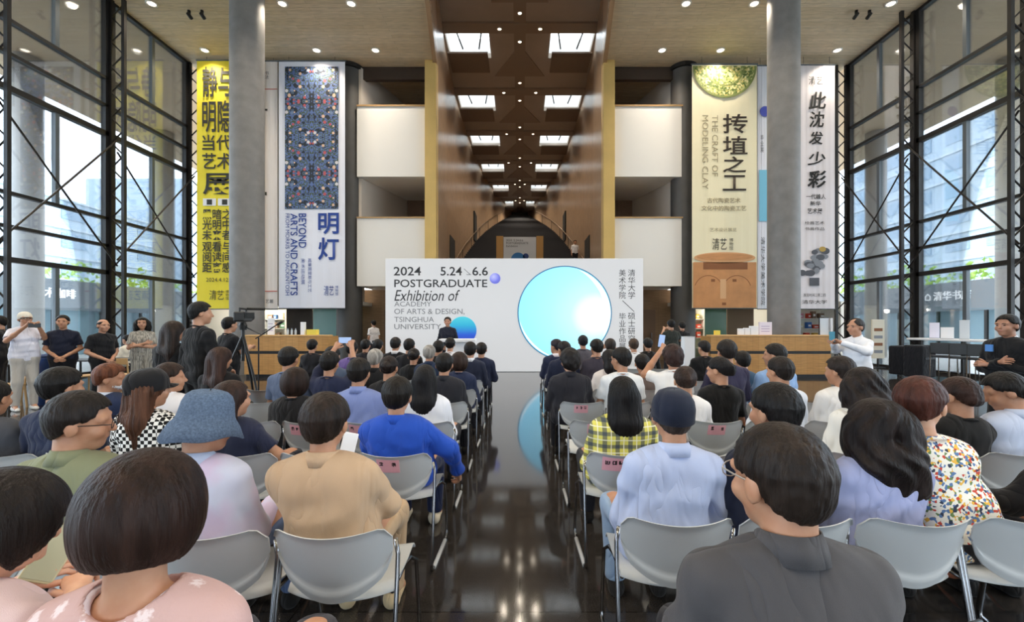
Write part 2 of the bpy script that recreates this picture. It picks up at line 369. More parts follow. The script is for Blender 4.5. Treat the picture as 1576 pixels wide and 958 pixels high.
# ------------------------------------------------------------------ back wall, balconies, under-balcony recesses
for sgn, side in ((-1, 'left'), (1, 'right')):
    def X(a, b): return (min(sgn*a, sgn*b), max(sgn*a, sgn*b))
    xa, xb = X(6.75, 13.7)
    tag(MB().box((xa, 19.2, 2.45), (xb, 19.5, ZC)).build('wall_back_'+side, plain('warm grey wall', '#b8ada0', .6)), kind='structure')
    xa, xb = X(3.87, 6.72)
    nm = 'wall_balcony_'+side
    for k, (z0, z1) in enumerate(((7.72, 10.62), (3.2, 6.0))):
        b = MB().box((xa, 18.5, z0), (xb, 18.68, z1)).box((xa, 18.68, z0), (xb, 22, z0+.3))
        tag(b.build(nm+('_upper', '_lower')[k], M_white), kind='structure')
        tag(MB().box((xa, 18.46, z1), (xb, 18.72, z1+.06)).build('trim_coping_%s_%d' % (side, k+1), plain('oak coping', '#b89566', .4)), kind='structure')
    tag(MB().box((xa, 22, 0), (xb, 22.3, ZC)).build('wall_gallery_'+side, plank_mat('brown gallery panel '+side, '#7a5b41', '#6b4e37', 1, .5, 1.2, 3.2, rot=(PI/2, 0, 0))), kind='structure')
    tag(MB().box((xa, 19.6, 10.85), (xb, 22, 11.0)).box((xa, 18.8, 11.9), (xb, 19.0, ZC)).build('trim_gallery_beam_'+side, M_dark), kind='structure')
    # slanted pale return wall at the outer side of each gallery
    xo = sgn*6.72
    tag(MB().prism([(xo, 18.7, 3.5), (xo-sgn*.12, 18.7, 3.5), (xo-sgn*1.2, 22, 3.5), (xo, 22, 3.5)], (0, 0, ZC-3.6)).build('wall_gallery_return_'+side, plain('pale return', '#c8bfb4', .6)), kind='structure')
    # ground-floor wood wall with door beside the screen
    xa, xb = X(3.9, 7.7)
    tag(MB().box((xa, 20.4, 0), (xb, 20.6, 3.2)).build('wall_lobby_'+side, plank_mat('tan lobby panel '+side, '#a5835f', '#98754f', 1, .45, .9, 3.5, rot=(PI/2, 0, 0))), kind='structure')
    d = thing('door_%d' % (5 if sgn < 0 else 6), (sgn*5.65, 20.36, 0), kind='structure')
    MB().box((-.5, -.03, 0), (.5, .05, 2.3), bev=.01).build('leaf', plain('brown door leaf', '#7d6148', .5), d)
    MB().box((.30, -.09, 1.0), (.34, -.04, 1.25)).build('door_handle', plain('brushed steel', '#9a9a98', .3, metal=1), d)
# round concrete columns: two free-standing, two by the galleries
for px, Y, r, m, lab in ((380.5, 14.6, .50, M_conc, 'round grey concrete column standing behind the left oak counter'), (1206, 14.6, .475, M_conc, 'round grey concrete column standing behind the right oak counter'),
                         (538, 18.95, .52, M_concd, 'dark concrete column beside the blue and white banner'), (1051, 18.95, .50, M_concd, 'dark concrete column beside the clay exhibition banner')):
    x = (px-CX)*Y/F; i = len([o for o in C.objects if o.name.startswith('trim_column')])
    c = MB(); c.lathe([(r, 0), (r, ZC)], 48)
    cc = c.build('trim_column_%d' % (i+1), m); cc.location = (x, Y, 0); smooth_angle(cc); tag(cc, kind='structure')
    # steel cap ring
    if Y > 18: tag(MB().lathe([(r+.10, ZC-.16), (r+.10, ZC)], 32, (x, Y, 0)).build('trim_column_cap_%d' % (i+1), M_steel), kind='structure')
# ------------------------------------------------------------------ glazed side walls with lattice posts
RAILS = [(9.75, .10), (8.85, .09), (7.92, .16), (5.12, .09), (4.22, .09), (3.33, .14)]
def truss(i, sgn, Y):
    x0, x1 = sgn*13.62, sgn*13.2
    t = thing('trim_lattice_%d' % i, (x0, Y, 0), kind='structure'); d = x1-x0
    MB().box((-.055, -.06, 0), (.055, .06, ZC)).build('chord', M_steel, t)
    MB().box((d-.05, -.05, 0), (d+.05, .05, ZC)).build('chord', M_steel, t)
    mb = MB(); k = 0; z = .1
    while z < ZC-.3:
        a, b = (0, d) if k % 2 == 0 else (d, 0); mb.tube([(a, 0, z), (b, 0, z+.42)], .024, 6); z += .42; k += 1
    mb.build('lacing', M_steel, t)
ti = 0; wi = 0
for sgn, Ys in ((-1, [18.5, 14.95, 11.55, 8.1, 4.6, 1.1, -2.4, -5.9, -9.4]), (1, [18.7, 15.5, 12.05, 8.6, 5.1, 1.6, -1.9, -5.4, -8.9])):
    for Y in Ys: ti += 1; truss(ti, sgn, Y)
    for Ya, Yb in zip(Ys, Ys[1:]):
        wi += 1; xg = sgn*13.72; t = thing('window_%d' % wi, (xg, Yb, 0), kind='structure'); W = Ya-Yb
        fr = MB(); g = MB(); mid = W*.50
        for z, h in RAILS: fr.box((-.08, 0, z-h/2), (.08, W, z+h/2))
        fr.box((-.09, 0, 0), (.09, W, .10)).box((-.09, 0, ZC-.1), (.09, W, ZC))
        for y in (.09, W-.09): fr.box((-.08, y-.09, 0), (.08, y+.09, ZC))
        al = MB()
        for z0, z1 in ((9.75, ZC), (5.12, 7.92), (0, 3.33)): al.box((-.06, mid-.06, z0), (.06, mid+.06, z1))
        fr.build('window_frame', M_steel, t); al.build('mullion', M_alu, t)
        g.box((-.012, .05, .08), (.012, W-.05, ZC-.05)); g.build('window_pane', M_glass, t)
        s = -sgn
        for za, zb in ((7.35, 3.55), (3.75, 7.75)):
            MB().tube([(s*.3, 0, za), (s*.3, W, zb)] if False else [(s*.3, 0, za), (s*.3, W, zb)], .028, 6).build('brace_rod', plain('dark brace steel', '#2a2521', .4, metal=.5), t)
# unseen rear wall, made solid above its glass to hold back daylight
t = thing('window_%d' % (wi+1), (0, -11, 0), kind='structure')
fr = MB()
for i in range(6): fr.box((-6+i*2.4-.06, -.08, 0), (-6+i*2.4+.06, .08, 3.6))
fr.box((-6, -.07, 3.5), (6, .07, 3.6)); fr.build('window_frame', M_steel, t); MB().box((-6, -.01, 0), (6, .01, 3.6)).build('window_pane', M_glass, t)
tag(MB().box((-13.7, -11.2, 0), (-6, -10.9, ZC)).box((6, -11.2, 0), (13.7, -10.9, ZC)).box((-6, -11.2, 3.6), (6, -10.9, ZC)).build('wall_rear_unseen', plain('entrance wall', '#c9bfae', .6)), kind='structure')
# ------------------------------------------------------------------ outside: soffit, columns, buildings, shops, trees
for sgn, side in ((-1, 'left'), (1, 'right')):
    a, b = sorted((sgn*13.85, sgn*22.5))
    tag(MB().box((a, -12, ZC+.02), (b, 40, ZC+.4)).build('ceiling_soffit_'+side, plain('soffit boards', '#b7a083', .7, vary=.1)), kind='structure')
    for j, (x, y) in enumerate(((20, 11.2), (20, 18.2), (20, 25.2), (20, 32))):
        o = MB().lathe([(.5, -.2), (.5, ZC)], 32, (sgn*x, y, 0)).build('trim_outer_column_%s_%d' % (side, j+1), plain('pale outer concrete', '#a9a9a8', .7, vary=.1), smooth=True); tag(o, kind='structure')
M_bld = plain('pale blue facade', '#b4c4d2', .7, vary=.06); M_bwin = plain('facade windows', '#90a6ba', .3)
M_shop = plain('grey shop band', '#7b868e', .5); M_sign = emit('lit sign letters', '#ffffff', 1.2)
def building(x0, x1, y0, y1, h, face, label, floors=6, cols=8, band=False):
    t = thing('building', ((x0+x1)/2, (y0+y1)/2, -.2), label=label, cat='building'); L = Vector(t.location)
    MB().box(Vector((x0, y0, -.2))-L, Vector((x1, y1, h))-L).build('wall', M_bld, t)
    xf = x0 if face > 0 else x1; pane = None
    fh = h/floors
    for f in range(floors):
        for c in range(cols):
            wdt = (y1-y0)/cols; ya = y0+c*wdt+.2*wdt; yb = ya+.6*wdt
            xa, xb = sorted((xf-face*.08, xf+face*.05))
            if pane is None: pane = MB().box((xa-xf, ya-yb, 0), (xb-xf, 0, fh*.5)).build('window', M_bwin, t); wo_ = pane
            else: wo_ = pane.copy(); C.objects.link(wo_)
            wo_.location = Vector((xf, yb, f*fh+.3*fh))-L
    mb = MB()
    for f in range(1, floors+1):
        xa, xb = sorted((xf-face*.2, xf+face*.05)); mb.box(Vector((xa, y0, f*fh-.2))-L, Vector((xb, y1, f*fh))-L)
    mb.build('ledge', plain('pale ledge', '#c3cdd6', .7), t)
    return t
building(-62, -48, 18, 60, 15, -1, 'pale blue office block seen through the left glass wall', 5, 9)
building(-60, -46, 62, 95, 22, -1, 'taller hazy block farther back through the left glass wall', 7, 7)
building(46, 60, 28, 62, 23, 1, 'pale office block with window rows seen through the right glass wall', 8, 8)
building(48, 62, 66, 95, 17, 1, 'hazy block farther back through the right glass wall', 6, 7)
def shop(sgn, label, words, ys):
    x = sgn*27; t = thing('shop_pavilion', (x, 30, -.2), label=label, cat='shop'); L = Vector(t.location)
    a, b = sorted((x, x+sgn*5))
    MB().box(Vector((a, 14, 2.5))-L, Vector((b, 50, 4.3))-L).build('fascia', M_shop, t)
    for i in range(13): MB().box(Vector((min(x, x+sgn*.12), 14+i*3-.08, -.2))-L, Vector((max(x, x+sgn*.12), 14+i*3+.08, 2.5))-L).build('mullion', M_steel, t)
    MB().box(Vector((min(x+sgn*.3, x+sgn*.35), 14, -.2))-L, Vector((max(x+sgn*.3, x+sgn*.35), 50, 2.5))-L).build('shop_glass', plain('shop window', '#93aebb', .15), t)
    for y, wd, sz in ys:
        o = text('sign', wd, sz, M_sign, (0, 0, 0), t, rot=(PI/2, 0, -sgn*PI/2), align='CENTER', depth=.02)
        o.location = Vector((x-sgn*.05, y, 3.25))-L
    return t
shop(-1, 'grey shop pavilion with lit white sign beyond the left glass wall', '', [(26.0, '艺术咖啡', .62), (40, '商店', .8)])
shop(1, 'grey shop pavilion with house sign beyond the right glass wall', '', [(28.3, '⌂ 清华书店', .62), (42, '商店', .8)])
def tree(x, y, h, r, label, seed):
    rnd = random.Random(seed); t = thing('tree', (x, y, -.2), label=label, cat='tree', group='trees outside the glass walls')
    MB().tube([(0, 0, 0), (.08, .05, h*.35), (0, 0, h*.6)], [.16, .12, .06], 8).build('trunk', plain('bark', '#5a4a3c', .9), t)
    mb = MB()
    for i in range(420):
        u = Vector((rnd.gauss(0, 1), rnd.gauss(0, 1), rnd.gauss(0, 1))).normalized()*(rnd.random()**.4)
        p = Vector((u.x*r, u.y*r, h*.62+u.z*h*.36)); s = .16+.2*rnd.random(); R = Matrix.Rotation(rnd.random()*6, 3, Vector((rnd.random(), rnd.random(), rnd.random()+.1)).normalized())
        q = [p+R@Vector((s*a, s*b, c)) for a, b, c in ((-1, 0, 0), (0, -.6, .05), (1, 0, 0), (0, .6, .05))]
        mb.poly(q)
    mb.build('foliage', plain('spring leaves', '#8fb04a', .7, vary=.5, vscale=1.5), t)
for i, (x, y, h, r) in enumerate(((38, 36, 7.5, 3.4), (39, 44.5, 8, 3.8), (38, 28, 7, 3.0), (41, 54, 9, 4.2), (40, 64, 9, 4.2), (-38, 38, 7.5, 3.2), (-39, 47, 8, 3.6), (-38.5, 57, 8, 3.6), (-17.2, 30, 4.5, 1.6), (16.6, 29, 5, 1.8))):
    tree(x, y, h, r, 'leafy green tree %s' % ['behind the right shop sign', 'behind the right shop, next one back', 'behind the right shop roof, nearest to the viewer', 'far back on the right, wide crown', 'farthest back on the right', 'behind the left shop sign', 'behind the left shop, next one back', 'farthest back on the left', 'small, just outside the left corner of the hall', 'small, just outside the right corner of the hall'][i], i)
# ------------------------------------------------------------------ the stacking chair
M_shell = plain('grey plastic shell', '#bfc4c7', .42, vary=.03); M_chrome = plain('chrome tube', '#8c8c8e', .16, metal=1); M_glide = plain('grey plastic glide', '#b9bcbf', .5)
M_ink = plain('black ink', '#161514', .7); M_pink = plain('pink paper', '#e8afbc', .7)
def shell_mesh(name, fn, nu=22, nv=24, thick=.007):
    mb = MB(); bm = mb.bm; top = [[bm.verts.new(fn(-1+2*i/nu, j/nv, 0)) for i in range(nu+1)] for j in range(nv+1)]; bot = [[bm.verts.new(fn(-1+2*i/nu, j/nv, thick)) for i in range(nu+1)] for j in range(nv+1)]
    for j in range(nv):
        for i in range(nu):
            bm.faces.new((top[j][i], top[j][i+1], top[j+1][i+1], top[j+1][i])); bm.faces.new((bot[j][i], bot[j+1][i], bot[j+1][i+1], bot[j][i+1]))
    def rim(a, b): bm.faces.new((a[0], b[0], b[1], a[1]))
    for i in range(nu): rim((top[0][i+1], top[0][i]), (bot[0][i+1], bot[0][i])); rim((top[nv][i], top[nv][i+1]), (bot[nv][i], bot[nv][i+1]))
    for j in range(nv): rim((top[j][0], top[j+1][0]), (bot[j][0], bot[j+1][0])); rim((top[j+1][nu], top[j][nu]), (bot[j+1][nu], bot[j][nu]))
    return mb
def back_fn(u, v, t):
    c = abs(u)**3.5; zb, zt = .440+.125*u*u, .738+.018*u*u
    if abs(u) > .8: zb += .05*((abs(u)-.8)/.2)**2; zt -= .05*((abs(u)-.8)/.2)**2.5
    z = zb+(zt-zb)*v; x = .232*u*(1-.02*(1-v))
    y = .088*u*u-.085*(z-.47)/.27-.004*0
    lip = max(0, min(1, (.20-v)/.07)); y -= .012*lip*lip*(3-2*lip)
    y -= .012*max(0, (v-.9)/.1)
    return Vector((x, y+t+(.0), z))
def seat_fn(u, v, t):
    y = .085-.055*(1-u*u)+v*(.375+.055*(1-u*u)); x = .222*u*(1-.10*max(0, .25-v)); z = .468-.018*math.sin(PI*min(1, v*1.1))+.012*u*u
    if v < .12: z -= .034*((.12-v)/.12)**1.5
    if v > .86: z -= .035*((v-.86)/.14)**2
    return Vector((x, y, z-t))
def name_strokes(t, seed, y, z0, u0, parent):
    """pink paper with hand-inked characters, wrapped on the shell"""
def make_chair():
    t = thing('stacking_chair', (0, 0, 0), 0, 'grey plastic stacking chair', 'chair', 'grey stacking chairs of the audience')
    o = shell_mesh('backrest', back_fn).build('backrest', M_shell, t, True); smooth_angle(o, .9)
    o = shell_mesh('seat', seat_fn).build('seat', M_shell, t, True); smooth_angle(o, .9)
    for s in (-1, 1):
        x = s*.238
        pts = [(x-s*.012, .082, .66), (x, .075, .60), (x+s*.002, .045, .45), (x+s*.004, -.03, .06), (x+s*.004, -.025, .022), (x+s*.004, .02, .012), (x+s*.004, .40, .012), (x+s*.004, .455, .022), (x+s*.004, .462, .06), (x, .41, .40), (x-s*.02, .38, .428), (x-s*.03, .30, .434), (x-s*.03, .10, .430)]
        MB().tube(pts, .0098, 8).build('sled_frame', M_chrome, t, True)
        MB().tube([(x+s*.004, .03, .010), (x+s*.004, .39, .010)], .0135, 8).build('glide', M_glide, t, True)
    MB().tube([(-.21, .33, .432), (.21, .33, .432)], .009, 8).tube([(-.21, .12, .428), (.21, .12, .428)], .009, 8).build('cross_bar', M_chrome, t, True)
    return t
CHAIR0 = None
def place_chair(x, y, rz=0, label=None, pink=False, seed=0):
    global CHAIR0
    if CHAIR0 is None:
        CHAIR0 = make_chair(); c = CHAIR0
    else:
        c = CHAIR0.copy(); C.objects.link(c)
        for ch in CHAIR0.children:
            if ch.name.startswith(('seat', 'backrest', 'sled_frame', 'glide', 'cross_bar')): d = ch.copy(); C.objects.link(d); d.parent = c
    c.location = (x, y, 0); c.rotation_euler = (0, 0, rz)
    if label: c['label'] = label
    if pink:
        rnd = random.Random(seed); mb = MB(); bm = mb.bm; u0, u1 = (-.40, .22) if seed % 3 else (-.62, .0); g = []
        def pt(u, z, off):
            p = back_fn(u, .6, 0); yy = .088*u*u-.085*(z-.47)/.27; return Vector((p.x, yy-off, z))
        def sheet(mb, ua, ub, za, zb, off, th, n=8):
            a = [[mb.bm.verts.new(pt(ua+(ub-ua)*i/n, z, o)) for i in range(n+1)] for z, o in ((za, off), (zb, off), (zb, off-th), (za, off-th))]
            for r in range(4):
                for i in range(n): mb.bm.faces.new((a[r][i], a[r][i+1], a[(r+1) % 4][i+1], a[(r+1) % 4][i]))
            mb.bm.faces.new([a[r][0] for r in range(4)]); mb.bm.faces.new([a[r][n] for r in range(3, -1, -1)])
        sheet(mb, u0, u1, .632, .727, .0035, .0025); card = mb.build('name_card', M_pink, c)
        ink = MB(); n = 3 if seed % 2 else 2; span = (u1-u0)
        for k in range(n):
            uc = u0+span*(.22+.56*k/(n-1)); du = .060; zc = .688
            for q in range(7):
                if rnd.random() < .5: z = zc+rnd.uniform(-.015, .015); sheet(ink, uc-du*rnd.uniform(.5, 1), uc+du*rnd.uniform(.5, 1), z-.0022, z+.0022, .0045, .0012, 2)
                else: u = uc+rnd.uniform(-du, du)*.9; sheet(ink, u-.009, u+.009, zc-.016*rnd.uniform(.4, 1), zc+.016*rnd.uniform(.4, 1), .0047, .0012, 1)
        ink.build('writing', M_ink, card)
    return c
# ------------------------------------------------------------------ smooth bodies: blended tapered limbs meshed with surface nets
class Field:
    def __init__(s, lo, hi, vox):
        s.lo = np.array(lo, np.float32); s.v = vox
        s.n = np.maximum(3, np.ceil((np.array(hi)-np.array(lo))/vox).astype(int)+1)
        s.ax = [s.lo[i]+vox*np.arange(s.n[i], dtype=np.float32) for i in range(3)]
        s.d = np.full(s.n, .3, np.float32)
    def _sl(s, lo, hi):
        sl = []
        for i in range(3):
            a = int(max(0, math.floor((lo[i]-s.lo[i])/s.v))); b = int(min(s.n[i], math.ceil((hi[i]-s.lo[i])/s.v)+1))
            if b <= a: return None
            sl.append(slice(a, b))
        return tuple(sl)
    def _grid(s, sl): return np.meshgrid(s.ax[0][sl[0]], s.ax[1][sl[1]], s.ax[2][sl[2]], indexing='ij', sparse=True)
    def _put(s, sl, d, k):
        a = s.d[sl]
        if k > 0:
            h = np.clip(.5+.5*(a-d)/k, 0, 1); s.d[sl] = a*(1-h)+d*h-k*h*(1-h)
        else: s.d[sl] = np.minimum(a, d)
    def cap(s, a, b, ra, rb=None, k=.03, sq=None, flat=False):
        rb = ra if rb is None else rb; a = np.array(a, float); b = np.array(b, float); m = max(ra, rb)+k+3*s.v
        if sq: m *= max(1, 1/min(sq))
        sl = s._sl(np.minimum(a, b)-m, np.maximum(a, b)+m)
        if sl is None: return s
        X, Y, Z = s._grid(sl); ba = b-a; L2 = float(ba@ba)+1e-9
        px, py, pz = X-a[0], Y-a[1], Z-a[2]
        t0 = (px*ba[0]+py*ba[1]+pz*ba[2])/L2; t = np.clip(t0, 0, 1)
        q = sq or (1, 1, 1)
        d = np.sqrt(((px-t*ba[0])*q[0])**2+((py-t*ba[1])*q[1])**2+((pz-t*ba[2])*q[2])**2)-(ra+(rb-ra)*t)
        if flat: d = np.maximum(d, (t0-1)*math.sqrt(L2))
        s._put(sl, d, k); return s
    def ell(s, c, r, R=None, k=.02, sub=False):
        c = np.array(c, float); r = np.array(r, float); m = float(max(r))+k+3*s.v
        sl = s._sl(c-m, c+m)
        if sl is None: return s
        X, Y, Z = s._grid(sl); px, py, pz = X-c[0], Y-c[1], Z-c[2]
        if R is not None:
            q = [R[0, i]*px+R[1, i]*py+R[2, i]*pz for i in range(3)]
        else: q = [px, py, pz]
        k0 = np.sqrt((q[0]/r[0])**2+(q[1]/r[1])**2+(q[2]/r[2])**2); k1 = np.sqrt((q[0]/r[0]**2)**2+(q[1]/r[1]**2)**2+(q[2]/r[2]**2)**2)+1e-6
        d = k0*(k0-1)/k1
        if sub: s.d[sl] = np.maximum(s.d[sl], -d)
        else: s._put(sl, d, k)
        return s
    def cut(s, fn):                                      # keep where fn <= 0
        X, Y, Z = s._grid((slice(None),)*3); s.d = np.maximum(s.d, fn(X, Y, Z).astype(np.float32)); return s
    def wave(s, fn):
        X, Y, Z = s._grid((slice(None),)*3); s.d = s.d+fn(X, Y, Z).astype(np.float32); return s
    def mesh(s):
        d = s.d; ins = d < 0; nx, ny, nz = d.shape
        cs = [(i, j, k) for i in (0, 1) for j in (0, 1) for k in (0, 1)]
        def sub(A, c): return A[c[0]:nx-1+c[0], c[1]:ny-1+c[1], c[2]:nz-1+c[2]]
        cnt = np.zeros((nx-1, ny-1, nz-1), np.int8)
        for c in cs: cnt += sub(ins, c)
        act = (cnt > 0) & (cnt < 8); idx = np.full(act.shape, -1, np.int64); m = int(act.sum()); idx[act] = np.arange(m)
        ijk = np.argwhere(act)
        val = np.stack([sub(d, c)[act] for c in cs], 1)
        acc = np.zeros((m, 3)); num = np.zeros(m); ca = np.array(cs, float)
        for a in range(8):
            for b in range(a+1, 8):
                if np.abs(ca[a]-ca[b]).sum() != 1: continue
                va, vb = val[:, a], val[:, b]; x = (va < 0) != (vb < 0)
                t = va[x]/(va[x]-vb[x]); acc[x] += ca[a]+(ca[b]-ca[a])*t[:, None]; num[x] += 1
        v = (ijk+acc/num[:, None])*s.v+s.lo
        fs = []
        for ax in range(3):
            lo_ = [slice(None)]*3; hi_ = [slice(None)]*3; lo_[ax] = slice(0, -1); hi_[ax] = slice(1, None)
            A, B = ins[tuple(lo_)], ins[tuple(hi_)]; o1, o2 = [(1, 2), (2, 0), (0, 1)][ax]
            for flip in (0, 1):
                e = (A & ~B) if not flip else (~A & B); p = np.argwhere(e)
                ok = (p[:, o1] >= 1) & (p[:, o2] >= 1) & (p[:, o1] < d.shape[o1]-1) & (p[:, o2] < d.shape[o2]-1); p = p[ok]
                q = []
                for u, w_ in ((1, 1), (0, 1), (0, 0), (1, 0)):
                    r = p.copy(); r[:, o1] -= u; r[:, o2] -= w_; q.append(idx[r[:, 0], r[:, 1], r[:, 2]])
                q = np.stack(q, 1)
                fs.append(q if not flip else q[:, ::-1])
        f = np.concatenate(fs)
        return v, f[(f >= 0).all(1)]
def quad_mesh(name, parts):
    vs, fs, o = [], [], 0
    for v, f in parts: vs.append(v); fs.append(f+o); o += len(v)
    v = np.concatenate(vs).astype(np.float32); f = np.concatenate(fs).astype(np.int32)
    me = bpy.data.meshes.new(name); me.vertices.add(len(v)); me.vertices.foreach_set('co', v.ravel())
    me.loops.add(f.size); me.loops.foreach_set('vertex_index', f.ravel())
    me.polygons.add(len(f)); me.polygons.foreach_set('loop_start', np.arange(0, f.size, 4, dtype=np.int32))
    me.polygons.foreach_set('use_smooth', np.ones(len(f), bool)); me.update(); me.validate(); return me
def np_tube(pts, rs, n=6):
    pts = [np.array(p, float) for p in pts]; V, Fq = [], []; prev = None
    for i, p in enumerate(pts):
        d = pts[min(i+1, len(pts)-1)]-pts[max(i-1, 0)]; d /= np.linalg.norm(d)+1e-9
        if prev is None: u = np.cross(d, [0.31, .7, .64]); 
        else: u = prev-d*(prev@d)
        u /= np.linalg.norm(u)+1e-9; prev = u; w_ = np.cross(d, u)
        for k in range(n): V.append(p+(u*math.cos(2*PI*k/n)+w_*math.sin(2*PI*k/n))*rs[i])
    for i in range(len(pts)-1):
        for k in range(n): Fq.append((i*n+k, i*n+(k+1) % n, (i+1)*n+(k+1) % n, (i+1)*n+k))
    b = (len(pts)-1)*n
    for k in range(0, n-2, 2): Fq.append((b, b+k+1, b+k+2, b+(k+3) % n))
    return np.array(V), np.array(Fq)
def rotm(yaw=0, pitch=0, roll=0):                        # yaw>0 turns the face to the left, pitch>0 looks down, roll>0 tilts to the right
    cy, sy, cp, sp, cr, sr = math.cos(yaw), math.sin(yaw), math.cos(pitch), math.sin(pitch), math.cos(roll), math.sin(roll)
    Rz = np.array([[cy, -sy, 0], [sy, cy, 0], [0, 0, 1]]); Rx = np.array([[1, 0, 0], [0, cp, sp], [0, -sp, cp]]); Ry = np.array([[cr, 0, sr], [0, 1, 0], [-sr, 0, cr]])
    return Rz @ Rx @ Ry
# ------------------------------------------------------------------ cloth, skin and hair
def cloth(color, rough=.8):
    if not isinstance(color, str): return color
    if color in MATS: return MATS[color]
    m, nt, bs = new_mat('cloth '+color); v = coords(nt, (2.0, 1.4, .62), (0, .35 if sum(map(ord, color)) % 2 else -.35, 0)); c = lin(color)
    n = N(nt, 'TexNoise', Scale=3.6, Detail=2.0); n.inputs['Distortion'].default_value = .55; nt.links.new(v, n.inputs['Vector'])
    s1 = N(nt, 'Math', operation='MULTIPLY_ADD'); s1.inputs[1].default_value = 2; s1.inputs[2].default_value = -1; nt.links.new(n.outputs['Fac'], s1.inputs[0])
    s2 = N(nt, 'Math', operation='ABSOLUTE'); nt.links.new(s1.outputs[0], s2.inputs[0]); s3 = N(nt, 'Math', operation='POWER'); s3.inputs[1].default_value = .7; nt.links.new(s2.outputs[0], s3.inputs[0])
    n2 = N(nt, 'TexNoise', Scale=420.0, Detail=1.0); nt.links.new(v, n2.inputs['Vector'])
    ad = N(nt, 'Math', operation='MULTIPLY_ADD'); ad.inputs[1].default_value = .03; nt.links.new(n2.outputs['Fac'], ad.inputs[0]); nt.links.new(s3.outputs[0], ad.inputs[2])
    bump(nt, bs, ad.outputs[0], .8, .03)
    bs.inputs['Base Color'].default_value = (*c, 1); bs.inputs['Roughness'].default_value = rough; bs.inputs['Specular IOR Level'].default_value = .2
    bs.inputs['Sheen Weight'].default_value = .1
    MATS[color] = m; return m
def hair_mat(color):
    k = 'hair '+color
    if k in MATS: return MATS[k]
    m, nt, bs = new_mat(k); v = coords(nt, (90, 90, 7)); c = lin(color)
    n = N(nt, 'TexNoise', Scale=1.0, Detail=4.0); nt.links.new(v, n.inputs['Vector'])
    v2 = coords(nt, (25, 25, 3)); n2 = N(nt, 'TexNoise', Scale=1.0, Detail=3.0); nt.links.new(v2, n2.inputs['Vector'])
    r = N(nt, 'ValToRGB'); e = r.color_ramp.elements; e[0].position = .35; e[1].position = .72
    e[0].color = (*[x*.6 for x in c], 1); e[1].color = (*[min(1, x*1.7+.004) for x in c], 1)
    nt.links.new(n2.outputs['Fac'], r.inputs['Fac']); nt.links.new(r.outputs['Color'], bs.inputs['Base Color'])
    ad = N(nt, 'Math', operation='ADD'); nt.links.new(n.outputs['Fac'], ad.inputs[0]); nt.links.new(n2.outputs['Fac'], ad.inputs[1])
    bump(nt, bs, ad.outputs[0], .9, .010)
    bs.inputs['Roughness'].default_value = .46; bs.inputs['Specular IOR Level'].default_value = .17
    MATS[k] = m; return m
def skin(color='#c99a7c'):
    k = 'skin '+color
    if k in MATS: return MATS[k]
    m, nt, bs = new_mat(k); v = coords(nt); c = lin(color); n = N(nt, 'TexNoise', Scale=25.0, Detail=3.0); nt.links.new(v, n.inputs['Vector'])
    r = N(nt, 'ValToRGB'); e = r.color_ramp.elements; e[0].color = (*[c[0]*.92, c[1]*.84, c[2]*.8], 1); e[1].color = (*c, 1); e[0].position = .35; e[1].position = .65
    nt.links.new(n.outputs['Fac'], r.inputs['Fac']); nt.links.new(r.outputs['Color'], bs.inputs['Base Color'])
    bs.inputs['Roughness'].default_value = .5; bs.inputs['Subsurface Weight'].default_value = .05; bs.inputs['Subsurface Radius'].default_value = (.01, .004, .002)
    MATS[k] = m; return m
